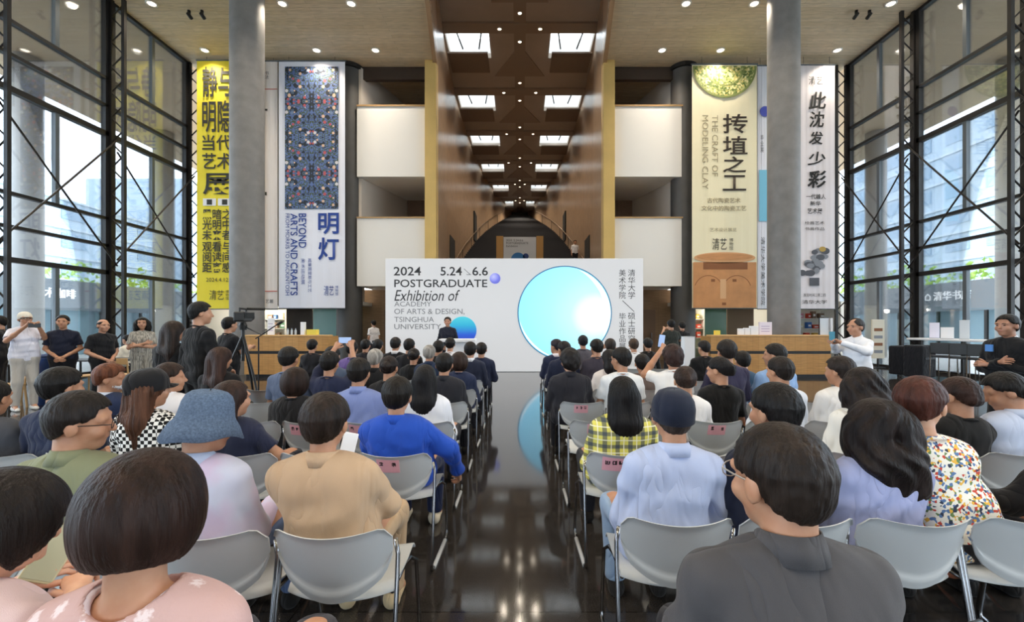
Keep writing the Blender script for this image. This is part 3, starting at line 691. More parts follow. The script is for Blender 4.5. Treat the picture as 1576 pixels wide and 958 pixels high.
def pattern(kind):
    if kind in MATS: return MATS[kind]
    m, nt, bs = new_mat(kind); bs.inputs['Roughness'].default_value = .85; bs.inputs['Specular IOR Level'].default_value = .2
    v = coords(nt)
    if kind == 'plaid':
        sp = N(nt, 'SeparateXYZ'); nt.links.new(v, sp.inputs[0]); last = None
        def stripe(src, freq, lo, hi, ph):
            a = N(nt, 'Math', operation='MULTIPLY_ADD'); a.inputs[1].default_value = freq; a.inputs[2].default_value = ph; nt.links.new(src, a.inputs[0])
            f = N(nt, 'Math', operation='FRACT'); nt.links.new(a.outputs[0], f.inputs[0])
            g = N(nt, 'Math', operation='COMPARE'); g.inputs[1].default_value = (lo+hi)/2; g.inputs[2].default_value = (hi-lo)/2; nt.links.new(f.outputs[0], g.inputs[0]); return g.outputs[0]
        cur = None
        base = N(nt, 'RGB'); base.outputs[0].default_value = (*lin('#ddd66a'), 1); cur = base.outputs[0]
        for src, lo, hi, col, amt in ((0, .0, .34, '#2f3f5c', .72), (2, .0, .30, '#2f3f5c', .72), (0, .62, .70, '#f5f3df', .8), (2, .62, .70, '#f5f3df', .8)):
            mx = N(nt, 'Mix', data_type='RGBA'); mu = N(nt, 'Math', operation='MULTIPLY'); mu.inputs[1].default_value = amt
            nt.links.new(stripe(sp.outputs[src], 12.0, lo, hi, .3), mu.inputs[0]); nt.links.new(mu.outputs[0], mx.inputs[0]); nt.links.new(cur, mx.inputs[6]); mx.inputs[7].default_value = (*lin(col), 1); cur = mx.outputs[2]
        nt.links.new(cur, bs.inputs['Base Color'])
    elif kind == 'floral':
        vo = N(nt, 'TexVoronoi', Scale=85.0); nt.links.new(v, vo.inputs['Vector'])
        sp = N(nt, 'SeparateColor'); nt.links.new(vo.outputs['Color'], sp.inputs[0])
        r = ramp(nt, [(0, '#c94f3f'), (.10, '#e9b84e'), (.22, '#5f7fae'), (.34, '#6f8a5a'), (.40, '#3a4358'), (.45, '#f1eee4')], 'CONSTANT')
        nt.links.new(sp.outputs[0], r.inputs['Fac']); nt.links.new(r.outputs['Color'], bs.inputs['Base Color'])
    elif kind == 'checker':
        ck = N(nt, 'TexChecker', Scale=42.0); ck.inputs['Color1'].default_value = (.9, .9, .88, 1); ck.inputs['Color2'].default_value = (.012, .012, .012, 1)
        nt.links.new(v, ck.inputs['Vector']); nt.links.new(ck.outputs['Color'], bs.inputs['Base Color'])
    elif kind == 'pink lace':
        vo = N(nt, 'TexVoronoi', Scale=17.0); nt.links.new(v, vo.inputs['Vector']); n = N(nt, 'TexNoise', Scale=120.0); nt.links.new(v, n.inputs['Vector'])
        ad = N(nt, 'Math', operation='MULTIPLY_ADD'); ad.inputs[1].default_value = .5; nt.links.new(n.outputs['Fac'], ad.inputs[0]); nt.links.new(vo.outputs['Distance'], ad.inputs[2])
        r = ramp(nt, [(.44, '#e6d6d8'), (.56, '#c9a8a5')]); nt.links.new(ad.outputs[0], r.inputs['Fac']); nt.links.new(r.outputs['Color'], bs.inputs['Base Color']); bump(nt, bs, ad.outputs[0], .5, .006)
    elif kind == 'denim':
        n = N(nt, 'TexNoise', Scale=140.0, Detail=3.0); nt.links.new(v, n.inputs['Vector'])
        r = ramp(nt, [(.3, '#47566b'), (.7, '#64768f')]); nt.links.new(n.outputs['Fac'], r.inputs['Fac']); nt.links.new(r.outputs['Color'], bs.inputs['Base Color']); bump(nt, bs, n.outputs['Fac'], .4, .004)
    elif kind == 'grey stripe':
        mp = coords(nt, (60, 60, 3)); n = N(nt, 'TexNoise', Scale=1.0, Detail=2.0); nt.links.new(mp, n.inputs['Vector'])
        r = ramp(nt, [(.35, '#6d6a64'), (.65, '#b4aea2')]); nt.links.new(n.outputs['Fac'], r.inputs['Fac']); nt.links.new(r.outputs['Color'], bs.inputs['Base Color'])
    elif kind == 'lilac mix':
        n = N(nt, 'TexNoise', Scale=5.0, Detail=2.0); nt.links.new(v, n.inputs['Vector'])
        r = ramp(nt, [(.42, '#c9cfe6'), (.58, '#cdbfdb')]); nt.links.new(n.outputs['Fac'], r.inputs['Fac']); nt.links.new(r.outputs['Color'], bs.inputs['Base Color'])
    MATS[kind] = m; return m
# ------------------------------------------------------------------ a person
def hand(parts, fld, w_, d, nrm, curl=.5, spread=0, fine=True, k=1.0):
    """palm into the field, five bent fingers as tubes. d: forearm->hand, nrm: back of hand"""
    d = np.array(d, float); d /= np.linalg.norm(d); nrm = np.array(nrm, float); nrm -= d*(nrm@d); nrm /= np.linalg.norm(nrm)+1e-9; sd = np.cross(d, nrm)
    w_ = np.array(w_, float)
    for s in (-.026, 0, .026): fld.cap(w_, w_+(d*.075+sd*s)*k, .020*k, .014*k, k=.012)
    lens = [(.040, .024, .020), (.044, .028, .022), (.041, .026, .021), (.032, .020, .018)]
    for i in range(4):
        o = sd*(i-1.5)*.0195*k; p = w_+(d*(.072-.004*abs(i-1.3)))*k+o; a = .15; pts = [p-d*.012]; rr = [.0085*k]; pts.append(p); rr.append(.0088*k)
        dirv = d*math.cos(a)-nrm*math.sin(a)+sd*(i-1.5)*spread
        for j, L in enumerate(lens[i]):
            a += curl*(.55+.25*j); dirv = d*math.cos(a)-nrm*math.sin(a)+sd*(i-1.5)*spread; dirv /= np.linalg.norm(dirv)
            p = p+dirv*L*k; pts.append(p); rr.append((.0084-.0011*j)*k)
        pts.append(p+dirv*.005*k); rr.append(.003*k); parts.append(np_tube(pts, rr))
    return d, nrm, sd
def thumb(parts, w_, d, nrm, sd, side, curl=.4, k=1.0):
    p = np.array(w_, float)+(d*.028+sd*side*.026)*k; dirv = d*.72+sd*side*.62-nrm*.3; dirv /= np.linalg.norm(dirv)
    pts = [p-dirv*.012, p]; rr = [.0105*k, .0108*k]
    for j, L in enumerate((.036, .028)):
        p = p+dirv*L*k; pts.append(p); rr.append((.0100-.0012*j)*k); dirv = dirv+d*.35*curl-sd*side*.55*curl; dirv /= np.linalg.norm(dirv)
    pts.append(p+dirv*.006*k); rr.append(.004*k); parts.append(np_tube(pts, rr))
def ring_band(c, R, rx, ry, h, flare=.008, thick=.004, n=28, open_deg=0):
    """a standing collar: closed band around the neck"""
    V, Fq = [], []
    for i in range(n):
        a = 2*PI*i/n; cx, sy = math.cos(a), math.sin(a); front = max(0, sy)
        for (rr, z) in ((0, 0-.030*front), (-.004, h-.035*front), (thick-.004, h-.035*front), (thick+flare, 0-.030*front)):
            V.append(c+R@np.array([(rx+rr)*cx, (ry+rr)*sy, z]))
    for i in range(n):
        for k in range(4):
            j = (i+1) % n; Fq.append((i*4+k, j*4+k, j*4+(k+1) % 4, i*4+(k+1) % 4))
    return np.array(V), np.array(Fq)
HS = 1.07; INFO = []
def add_hair(kind, O, R, vox, colr, root, opt):
    """O, R: head centre and turn. Head local axes: x right, y face, z up."""
    def W(p): return O+R@(np.array(p, float)*HS)
    size = dict(short=(.115, .125, .16), curly=(.125, .135, .17), bald=(.11, .12, .15), bob=(.16, .16, .24), long=(.18, .20, .52), up=(.13, .18, .17), wavy=(.20, .21, .36), capbase=(.11, .12, .15), pony=(.15, .2, .4))[kind]
    lo = O-np.array(size)*1.35; hi = O+np.array(size)*1.35; hi[2] = O[2]+.20
    Fh = Field(lo, hi, vox); _e, _c = Fh.ell, Fh.cap
    Fh.ell = lambda c, r, Rr=None, **kw: _e(c, tuple(x*HS for x in r), Rr, **kw)
    Fh.cap = lambda a, b, ra, rb=None, **kw: _c(a, b, ra*HS, (ra if rb is None else rb)*HS, **kw)
    px = lambda X, Y, Z: [(R[0, i]*(X-O[0])+R[1, i]*(Y-O[1])+R[2, i]*(Z-O[2]))/HS for i in range(3)]
    seed = opt.get('seed', 0); vol = opt.get('vol', 1.0)
    if kind in ('short', 'curly', 'bald', 'up', 'capbase'):
        e = .014*vol if kind != 'curly' else .026*vol
        if kind == 'bald': e = .006
        if kind == 'up': e = .010*vol
        if kind == 'capbase': e = .003*vol
        Fh.ell(W((0, -.012, .030)), (.078+e, .094+e, .086+e), R)
        Fh.ell(W((0, -.045, -.02)), (.070+e, .062+e, .066+e), R, k=.03)
        nape = opt.get('nape', -.098 if kind != 'up' else -.075)
        def f(X, Y, Z):
            x, y, z = px(X, Y, Z)
            line = np.where(y < -.01, nape+np.clip(y+.085, 0, .1)*1.05, -.018+(y+.01)*.95)          # hairline from nape over ear to temple
            line = np.where(y > .055, .074-.10*np.abs(x), np.minimum(line, .074))
            side = np.where((np.abs(x) > .04) & (y > -.035) & (y < .015), .018, 0)   # clear of the ear
            d = line+side-z
            if kind == 'bald': d = np.maximum(d, np.where(y > -.10, z-.055+(.02+y)*-.25, -1))
            if kind == 'capbase': d = np.maximum(d, z-.035)
            return d*.8
        if opt.get('thin'):                                # crown and front gone thin
            Fh.ell(W((0, .06, .10)), (.04, .06, .04), R, sub=True)
        if kind == 'up':
            b = opt.get('bun', (0, -.125, .02)); Fh.ell(W(b), opt.get('bunr', (.05, .04, .055)), R, k=.03)
        Fh.cut(f)
    elif kind == 'bob':
        L = opt.get('len', -.125); wd = opt.get('wide', 1.0)
        Fh.ell(W((0, -.010, .034)), (.096*wd, .110*wd, .092), R)
        Fh.ell(W((0, -.018, -.020)), (.110*wd, .112*wd, .112), R, k=.04)
        def f(X, Y, Z):
            x, y, z = px(X, Y, Z)
            fr = np.minimum(np.minimum(y-.035, .068-np.abs(x)+.0*z), .060-z)          # face window
            low = (L-.35*(y+.02)*opt.get('slope', .6))-z
            return np.maximum(fr, low)
        Fh.cut(f)
    else:
        L = opt.get('len', -.35); wd = opt.get('wide', 1.0)
        Fh.ell(W((0, -.012, .032)), (.092*wd, .106, .090), R)
        Fh.cap(W((-.045*wd, -.055, -.02)), W((-.055*wd, -.075, L*.55)), .062, .058, k=.04); Fh.cap(W((.045*wd, -.055, -.02)), W((.055*wd, -.075, L*.55)), .062, .058, k=.04)
        D = np.array([0, 0, 1.0])
        base = O+D*L*.55+R@np.array([0, -.085, 0]); tip = O+D*L+R@np.array([0, -.085+opt.get('back', 0), 0])+np.array([opt.get('sway', 0), 0, 0])
        s1 = R@np.array([.052*wd, 0, 0])
        if kind == 'pony':
            Fh.cap(W((0, -.11, .02)), W((0, -.125, -.10)), .035, .04, k=.03); Fh.cap(W((0, -.125, -.10)), tip, .04, .02, k=.03)
        else:
            for s in (-1, 0, 1): Fh.cap(base+s1*s, tip+s1*s*.9, .052 if kind == 'long' else .075, .030 if kind == 'long' else .05, k=.04, sq=None)
        if kind == 'wavy':
            for s in (-1, 1): Fh.ell(W((.09*s*wd, -.02, -.06)), (.05, .07, .11), R, k=.04)
        def f(X, Y, Z):
            x, y, z = px(X, Y, Z); return np.minimum(np.minimum(y-.035, .066-np.abs(x)), .062-z)
        Fh.cut(f)
    amp = opt.get('amp', {'curly': .006, 'wavy': .006, 'long': .0018, 'pony': .0018, 'bob': .0007}.get(kind, .0011))
    def g(X, Y, Z):
        x, y, z = px(X, Y, Z); ph = np.arctan2(x, -y)
        if kind == 'curly': return amp*(np.sin(70*x+seed)*np.sin(75*y+2*seed)*np.sin(72*z))
        if kind in ('short', 'up', 'capbase', 'bald'):
            tp = np.clip((.03-z)/.10, 0, 1)**.8*(.017*vol if kind != 'capbase' else .012)
            return tp+amp*(np.sin(ph*25+30*z+seed)+1.5*np.sin(190*x+60*z+seed+40*y)*np.sin(170*y+120*z+seed))*np.clip((.14-z)/.03, .5, 1)
        if kind == 'wavy': return amp*np.sin(ph*11+5*np.sin(16*z+seed)+seed)*np.clip((.115-z)/.06, 0, 1)
        return amp*np.sin(ph*(19 if vox > .009 else 37)+2.2*np.sin(10*z+seed)+seed)*np.clip((.13-z)/.06, 0, 1)
    Fh.wave(g)
    v, f_ = Fh.mesh()
    if len(f_) == 0: return None
    return link_mesh('hair', quad_mesh('hair', [(v, f_)]), hair_mat(colr), root)
def lathe_np(prof, O, R, n=32, off=lambda a, i: 0.0):
    V, Fq = [], []
    for i, (r, z) in enumerate(prof):
        for k in range(n):
            a = 2*PI*k/n; V.append(O+R@np.array([r*math.cos(a), r*1.12*math.sin(a), z+off(a, i)]))
    for i in range(len(prof)-1):
        for k in range(n): Fq.append((i*n+k, i*n+(k+1) % n, (i+1)*n+(k+1) % n, (i+1)*n+k))
    return np.array(V), np.array(Fq)
def person(loc, T, label, group='seated audience', seated=True, rz=0, turn=0, nod=0, tilt=0, lean=0, sx=0, w=1.0, vox=.012, hair=('short', '#17120f'),
           top='#222222', sleeve='short', legs='#20222a', shoes='#1c1a19', arms=None, collar=None, hat=None, face=False, glasses=None, mask=False, skinc='#b98b6e', hopt=None, fold=.0075,
           hem=None, fine_hand=False, earring=False, beltz=None, skirt=False, extra=None, hipy=0, headfwd=.02, neck=.285, bulk=1.0):
    root = thing('person', loc, rz, label, 'person', group); hopt = hopt or {}; up = '#'
    NK = neck
    if seated:
        Nk = np.array([sx, lean-.02, T-NK]); P = np.array([0, hipy, .55])
        zs = T-NK-.072; knee = [np.array([s*.13, .44, .52]) for s in (-1, 1)]; ank = [np.array([s*.12, .46, .09]) for s in (-1, 1)]; hip = [np.array([s*.09, 0.02+hipy, .545]) for s in (-1, 1)]
    else:
        k = T/1.72
        Nk = np.array([sx, lean, T-NK]); P = np.array([0, hipy, .93*k]); zs = T-NK-.072
        hip = [np.array([s*.085, hipy, .90*k]) for s in (-1, 1)]; knee = [np.array([s*.10, .02+hipy*.5, .50*k]) for s in (-1, 1)]; ank = [np.array([s*.12, -.02, .09]) for s in (-1, 1)]
    R = rotm(turn, nod, tilt); O = Nk+np.array([0, headfwd, NK-.122])
    piv = Nk+np.array([0, headfwd*.5, .07]); O = piv+R@(O-piv)
    head_loc = O
    Cc = Nk*.72+P*.28; Cc[2] = P[2]+(Nk[2]-P[2])*.62; Wc = Nk*.35+P*.65; Wc[2] = P[2]+(Nk[2]-P[2])*.30
    S = [np.array([Nk[0]+s*.158*w, Nk[1]-.005, zs+Nk[2]-(T-NK)]) for s in (-1, 1)]
    if arms is None: arms = 'lap'
    A = {}
    if isinstance(arms, str):
        if arms == 'lap': A = {s: (np.array([S[i][0]+s*.06, S[i][1]+.06, S[i][2]-.26]), np.array([s*.09, .30, .615]), (0, 0, 1)) for i, s in enumerate((-1, 1))}
        elif arms == 'down': A = {s: (np.array([S[i][0]+s*.05, -.03, S[i][2]-.29]), np.array([S[i][0]+s*.05, .05, S[i][2]-.53]), (s, 0, 0)) for i, s in enumerate((-1, 1))}
        elif arms == 'clasp': A = {s: (np.array([S[i][0]+s*.07, -.02, S[i][2]-.27]), np.array([s*.035, .20, S[i][2]-.43]), (s*.5, 1, 0)) for i, s in enumerate((-1, 1))}
        elif arms == 'crossed': A = {s: (np.array([S[i][0]+s*.06, .02, S[i][2]-.27]), np.array([-s*.06, .20, S[i][2]-.20+.02*s]), (0, 1, .3)) for i, s in enumerate((-1, 1))}
        elif arms == 'phone': A = {s: (np.array([S[i][0]+s*.07, .08, S[i][2]-.22]), np.array([s*.06, .34, S[i][2]-.14]), (0, -.6, .8)) for i, s in enumerate((-1, 1))}
        elif arms == 'photo': A = {s: (np.array([S[i][0]+s*.09, .10, S[i][2]-.16]), np.array([s*.07, .36, S[i][2]+.12]), (0, -1, .3)) for i, s in enumerate((-1, 1))}
        elif arms == 'high': A = {s: (np.array([S[i][0]+s*.10, .16, S[i][2]+.02]), np.array([s*.10, .33, S[i][2]+.27]), (0, -1, .2)) for i, s in enumerate((-1, 1))}
        elif arms == 'lefthigh':
            A = {-1: (np.array([S[0][0]-.10, .14, S[0][2]+.02]), np.array([S[0][0]+.10, .30, S[0][2]+.28]), (0, -1, .2)), 1: (np.array([S[1][0]+.06, .06, S[1][2]-.26]), np.array([.09, .30, .63]), (0, 0, 1))}
    else: A = {s: (np.array(arms[s][0], float), np.array(arms[s][1], float), arms[s][2]) for s in (-1, 1)}
    ar, fr_, wr = .047*bulk, .038*bulk, .026
    allp = np.array([O, P, *S, *knee, *ank, *[A[s][0] for s in A], *[A[s][1] for s in A]])
    lo = allp.min(0)-.17; hi = allp.max(0)+.17; lo[2] = 0.0; 
    def torso(Fb, e, k=.07):
        Fb.cap(Nk+[-.05*w, -.005, -.045], S[0], .050+e, .046+e, k=.03); Fb.cap(Nk+[.05*w, -.005, -.045], S[1], .050+e, .046+e, k=.03)
        Fb.cap(Cc+[-.072*w, 0, .05], Cc+[.072*w, 0, .05], .094*bulk+e, k=k); Fb.cap(Nk+[-.04, -.01, -.06], Nk+[.04, -.01, -.06], .055+e, k=.06)
        Fb.cap(Cc+[-.062*w, 0, -.02], Wc+[-.062*w, 0, 0], .096*bulk+e, .096*bulk+e, k=k); Fb.cap(Cc+[.062*w, 0, -.02], Wc+[.062*w, 0, 0], .096*bulk+e, .096*bulk+e, k=k)
        Fb.cap(Wc+[-.07, 0, 0], P+[-.085, -.01, -.0], .098*bulk+e, .115+e, k=k); Fb.cap(Wc+[.07, 0, 0], P+[.085, -.01, -.0], .098*bulk+e, .115+e, k=k)
    # ---------------- body: one continuous surface
    Fb = Field(lo, hi, vox); tubes = []
    torso(Fb, -.012)
    for i, s in enumerate((-1, 1)):
        E, Wr, nr = A[s]
        Fb.cap(S[i], E, ar*.98, ar*.80, k=.03); Fb.cap(E, E+(Wr-E)*.35, fr_, fr_*1.02, k=.02); Fb.cap(E+(Wr-E)*.35, Wr, fr_*1.0, wr, k=.02)
        d = Wr-E; d = d/np.linalg.norm(d)
        if arms in ('clasp', 'down'): d = d
        dd, nn, sd = hand(tubes, Fb, Wr, d if not (arms == 'lap') else np.array([-s*.55, .8, -.12]), nr, curl=.45 if arms in ('lap', 'down') else .75)
        inward = np.array([-s, 0, 0.3]); side = 1 if sd@inward > 0 else -1
        thumb(tubes, Wr, dd, nn, sd, side)
        Fb.cap(hip[i], knee[i], .085, .060, k=.05); Fb.cap(knee[i], knee[i]*.65+ank[i]*.35, .056, .056, k=.03); Fb.cap(knee[i]*.65+ank[i]*.35, ank[i], .056, .036, k=.03)
        Fb.cap(ank[i], ank[i]+[s*.01, .13, -.055], .036, .026, k=.03)
    def Wd(p): return O+R@(np.array(p, float)*HS)
    _ell = Fb.ell; Fb.ell = lambda c, r, Rr=None, **kw: _ell(c, tuple(x*HS for x in r), Rr, **kw)
    Fb.cap(Nk+[0, -.015, -.03], Wd((0, -.03, -.06)), .056*min(1.1, bulk), .052, k=.03)
    Fb.ell(Wd((0, -.012, .030)), (.077, .093, .085), R, k=.02); Fb.ell(Wd((0, .026, -.035)), (.060, .060, .074), R, k=.03); Fb.ell(Wd((0, .055, -.088)), (.028, .024, .022), R, k=.03)
    if vox < .014:
        Fb.cap(Wd((0, .082, .012)), Wd((0, .102, -.026)), .010, .015, k=.012); Fb.cap(Wd((-.05, .070, .024)), Wd((.05, .070, .024)), .015, k=.02)
        for s in (-1, 1):
            Fb.ell(Wd((s*.032, .090, .004)), (.015, .009, .008), R, sub=True); Fb.ell(Wd((s*.040, .062, -.03)), (.026, .024, .026), R, k=.02)
        Fb.cap(Wd((-.018, .084, -.055)), Wd((.018, .084, -.055)), .009, k=.012)
    for s in (-1, 1): Fb.ell(Wd((s*.081, -.012, -.008)), (.011, .022, .033), R @ rotm(0, 0, 0), k=.008)
    link_mesh('body', quad_mesh('body', [Fb.mesh()]+tubes), skin(skinc), root)
    # ---------------- garments
    tm = cloth(top) if not (isinstance(top, str) and top in ('plaid', 'floral', 'checker', 'pink lace', 'denim', 'grey stripe', 'lilac mix')) else pattern(top)
    e = .013 if sleeve != 'jacket' else .022; slv = sleeve
    Fs = Field(lo, hi, vox); torso(Fs, e)
    for i, s in enumerate((-1, 1)):
        E, Wr, nr = A[s]
        if slv == 'none': Fs.cap(S[i], S[i]*.8+E*.2, ar+e, ar+e, k=.04, flat=True)
        elif slv == 'short': Fs.cap(S[i], S[i]*.25+E*.75, ar+e, ar+e+.006, k=.016, flat=True)
        else:
            Fs.cap(S[i], E, ar+e+.004, ar+e-.002, k=.016); end = Wr if slv != 'three' else E*.4+Wr*.6
            Fs.cap(E, end, ar+e-.003, wr+.016+(0.004 if slv == 'jacket' else 0), k=.025, flat=True)
    hz = hem if hem is not None else (P[2]-.09 if seated else P[2]-.10)
    Fs.cut(lambda X, Y, Z: hz-Z)
    sd_ = hash(label) % 97 if False else (sum(map(ord, label)) % 97)
    if fold:
        a_ = fold
        def g(X, Y, Z):
            q = 26*Z+9*X*np.sign(.5-(sd_ % 2))+sd_+2.2*np.sin(7*X+sd_*.3)+1.4*np.sin(11*Y+5*Z)
            r = 17*X-21*Z*.5+sd_*2+2.0*np.sin(9*Z+sd_)
            return a_*(np.abs(np.sin(q))**1.5*.9+np.sin(r)*.45-.45)*np.clip((zs+.04-Z)/.12, .12, 1)
        Fs.wave(g)
    if collar == 'scoop': Fs.ell(Nk+[0, -.012, .018], (.082, .080, .054), sub=True)
    garment = 'jacket' if slv == 'jacket' else 'shirt'
    link_mesh(garment, quad_mesh(garment, [Fs.mesh()]), tm, root)
    if collar == 'scoop':
        link_mesh('collar', quad_mesh('collar', [np_tube([Nk+np.array([.083*math.cos(a), -.012+.080*math.sin(a), -.026+.040*math.cos(a)**2]) for a in [2*PI*i/36 for i in range(37)]], [.0105]*37, 8)]), cloth('#e6dbe6'), root)
    elif collar:
        cm = tm if collar is True else cloth(collar)
        Rc = rotm(0, lean*.5+.12, 0)
        link_mesh('collar', quad_mesh('collar', [ring_band(Nk+[0, -.012, -.012], Rc, .068, .069, .060, .014)]), cm, root)
    else:
        Rc = rotm(0, .30, 0); link_mesh('collar', quad_mesh('collar', [ring_band(Nk+[0, -.012, -.004], Rc, .074, .074, .016, .006, .005)]), tm, root)
    # trousers / skirt
    Fl = Field([lo[0], lo[1], 0], [hi[0], hi[1], P[2]+.16], max(vox, .012))
    for i, s in enumerate((-1, 1)):
        Fl.cap(P+[s*.07, -.015, -.0], hip[i], .128, .11, k=.05); Fl.cap(hip[i], knee[i], .100, .077, k=.05)
        if skirt: Fl.cap(knee[i], knee[i]*.35+ank[i]*.65, .10, .12, k=.08, flat=True)
        else: Fl.cap(knee[i], ank[i], .075, .058, k=.03, flat=True)
    zt = P[2]+(.02 if seated else .05); Fl.cut(lambda X, Y, Z: Z-zt)
    lm = pattern(legs) if legs in ('denim', 'grey stripe') else cloth(legs)
    link_mesh('skirt' if skirt else 'trousers', quad_mesh('trousers', [Fl.mesh()]), lm, root)
    for i, s in enumerate((-1, 1)):
        sh = link_mesh('shoe', shoe_mesh(), cloth(shoes) if True else None, root)
        sh.data = sh.data.copy() if len(sh.data.materials) and sh.data.materials[0] != cloth(shoes) else sh.data
        if sh.data.materials and sh.data.materials[0] != cloth(shoes): sh.data.materials.clear(); sh.data.materials.append(cloth(shoes))
        sh.location = (ank[i][0], ank[i][1]+.03, 0)
    # ---------------- hair, hat, face
    if hair: add_hair(hair[0], O, R, max(vox*.72, .006), hair[1], root, hopt)
    if hat:
        hm = pattern(hat[1]) if hat[1] == 'denim' else cloth(hat[1])
        if hat[0] == 'bucket':
            prof = [(.005, .153), (.035, .152), (.062, .145), (.081, .128), (.092, .098), (.098, .055), (.103, .030), (.126, -.008), (.146, -.058), (.143, -.060), (.122, -.009), (.098, .03)]
            link_mesh('hat', quad_mesh('hat', [lathe_np(prof, O+R@np.array([0, -.008, 0]), R, 40, lambda a, i: (.012*math.sin(2*a+1)+.006*math.sin(5*a)) if i in (7, 8, 9, 10) else .004*math.sin(3*a))]), hm, root)
        else:
            prof = [(.004, .137), (.04, .134), (.072, .116), (.091, .084), (.098, .050), (.098, -.008), (.094, -.010), (.09, .04)]
            if hair and hair[0] == 'long': prof = [(r*1.16, z*1.03+.008) for r, z in prof]
            h = link_mesh('hat', quad_mesh('hat', [lathe_np(prof, O+R@np.array([0, -.012, -.004]), R@rotm(0, -.16, 0), 36)]), hm, root)
            V, Fq = [], []
            for i in range(13):
                t = -1+2*i/12; x = .082*t; yi = .070+.022*(1-t*t); yo = yi+.075*math.sqrt(max(0, 1-t*t)); z = .036-.018*t*t
                for (yy, z_) in ((yi, z), (yo, z-.012), (yo, z-.016), (yi, z-.005)): V.append(O+R@np.array([x, yy, z_]))
            for i in range(12):
                for k in range(4): Fq.append((i*4+k, i*4+4+k, i*4+4+(k+1) % 4, i*4+(k+1) % 4))
            link_mesh('visor', quad_mesh('visor', [(np.array(V), np.array(Fq))]), cloth(hat[2] if len(hat) > 2 else hat[1]), root)
    if face:
        for s in (-1, 1):
            b = Field(Wd((s*.032, .078, .004))-.02, Wd((s*.032, .078, .004))+.02, .003); b.ell(Wd((s*.032, .079, .004)), (.012, .009, .0065), R, k=0)
            link_mesh('eye', quad_mesh('eye', [b.mesh()]), plain('eye', '#2a1c16', .25), root)
            link_mesh('eyebrow', quad_mesh('eyebrow', [np_tube([Wd((s*.015, .090, .021)), Wd((s*.033, .090, .026)), Wd((s*.050, .078, .021))], [.003, .004, .002])]), hair_mat('#1b1512'), root)
        link_mesh('lips', quad_mesh('lips', [np_tube([Wd((-.022, .086, -.056)), Wd((-.008, .094, -.053)), Wd((.008, .094, -.053)), Wd((.022, .086, -.056))], [.002, .0045, .0045, .002])]), plain('lips', '#a8655a', .5), root)
    if glasses:
        gp = []
        for s in (-1, 1):
            gp.append(np_tube([Wd((s*.036+.024*math.cos(a), .104, .004+.019*math.sin(a))) for a in [2*PI*i/12 for i in range(13)]], [.0018]*13, 5))
            gp.append(np_tube([Wd((s*.060, .104, .008)), Wd((s*.076, .05, .008)), Wd((s*.083, -.012, .006)), Wd((s*.081, -.03, -.012))], [.0022]*4, 5))
        gp.append(np_tube([Wd((-.012, .106, .006)), Wd((.012, .106, .006))], [.0018]*2, 5))
        link_mesh('glasses', quad_mesh('glasses', gp), plain('spectacle '+glasses, glasses, .3, metal=.4), root)
    if mask:
        b = Field(Wd((0, .07, -.05))-.10, Wd((0, .07, -.05))+.10, .006); b.ell(Wd((0, .045, -.055)), (.066, .066, .055), R, k=0); b.ell(Wd((0, .040, -.055)), (.062, .062, .075), R, sub=True)
        b.cut(lambda X, Y, Z: .02-(R[0, 1]*(X-O[0])+R[1, 1]*(Y-O[1])+R[2, 1]*(Z-O[2])))
        link_mesh('face_mask', quad_mesh('face_mask', [b.mesh()]), cloth('#dfe3ea'), root)
    if earring:
        for s in (-1, 1):
            c_ = Wd((s*.088, -.012, -.065)); link_mesh('earring', quad_mesh('earring', [np_tube([c_+np.array([0, .022*math.sin(a), .026*math.cos(a)]) for a in [2*PI*i/20 for i in range(21)]], [.0022]*21, 6)]), plain('silver hoop', '#d8d4cc', .2, metal=1), root)
    info = dict(root=root, O=O, R=R, A=A, S=S, Nk=Nk, P=P); INFO.append(info)
    return info
SHOE = []
def shoe_mesh():
    if not SHOE:
        b = Field((-.07, -.12, -.002), (.07, .20, .13), .008)
        b.cap((0, -.06, .035), (0, .11, .030), .040, .034, k=.03); b.cap((0, -.055, .06), (0, -.02, .095), .042, .040, k=.03); b.cut(lambda X, Y, Z: np.maximum(.003-Z, Z-.095))
        SHOE.append(quad_mesh('shoe', [b.mesh()]))
    return SHOE[0].copy() if SHOE[0].materials else SHOE[0].copy()
# ------------------------------------------------------------------ flat print and lettering helpers
def fit(name, body, rect, Y, mat, parent, off=.02, rot=0, bold=0, shear=0, line=1.0, spacing=1.0, depth=.003):
    """lettering fitted into a px rectangle of the plane at depth Y; rot 90 reads downwards"""
    o = text(name, body, 1.0, mat, (0, 0, 0), parent, (0, 0, 0), depth=0, bold=bold, shear=shear, line=line, spacing=spacing)
    me = o.data; co = np.zeros(len(me.vertices)*3, np.float32); me.vertices.foreach_get('co', co); co = co.reshape(-1, 3)
    if rot: co = np.stack([co[:, 1], -co[:, 0], co[:, 2]], 1)
    lo, hi = co.min(0), co.max(0); x0, y0, x1, y1 = rect; p0, p1 = at(x0, y1, Y), at(x1, y0, Y)
    u = (co[:, 0]-lo[0])/(hi[0]-lo[0]); v = (co[:, 1]-lo[1])/(hi[1]-lo[1])
    L = parent.location
    out = np.stack([p0.x+u*(p1.x-p0.x)-L.x, np.full(len(u), Y-off-L.y), p0.z+v*(p1.z-p0.z)-L.z], 1).astype(np.float32)
    me.vertices.foreach_set('co', out.ravel()); me.update(); o.rotation_euler = (0, 0, 0); return o
def panel(name, rect, Y, mat, parent, off=.01, th=.004):
    x0, y0, x1, y1 = rect; a, b = at(x0, y1, Y), at(x1, y0, Y); L = parent.location
    return MB().box((a.x-L.x, Y-off-th-L.y, a.z-L.z), (b.x-L.x, Y-off-L.y, b.z-L.z)).build(name, mat, parent)
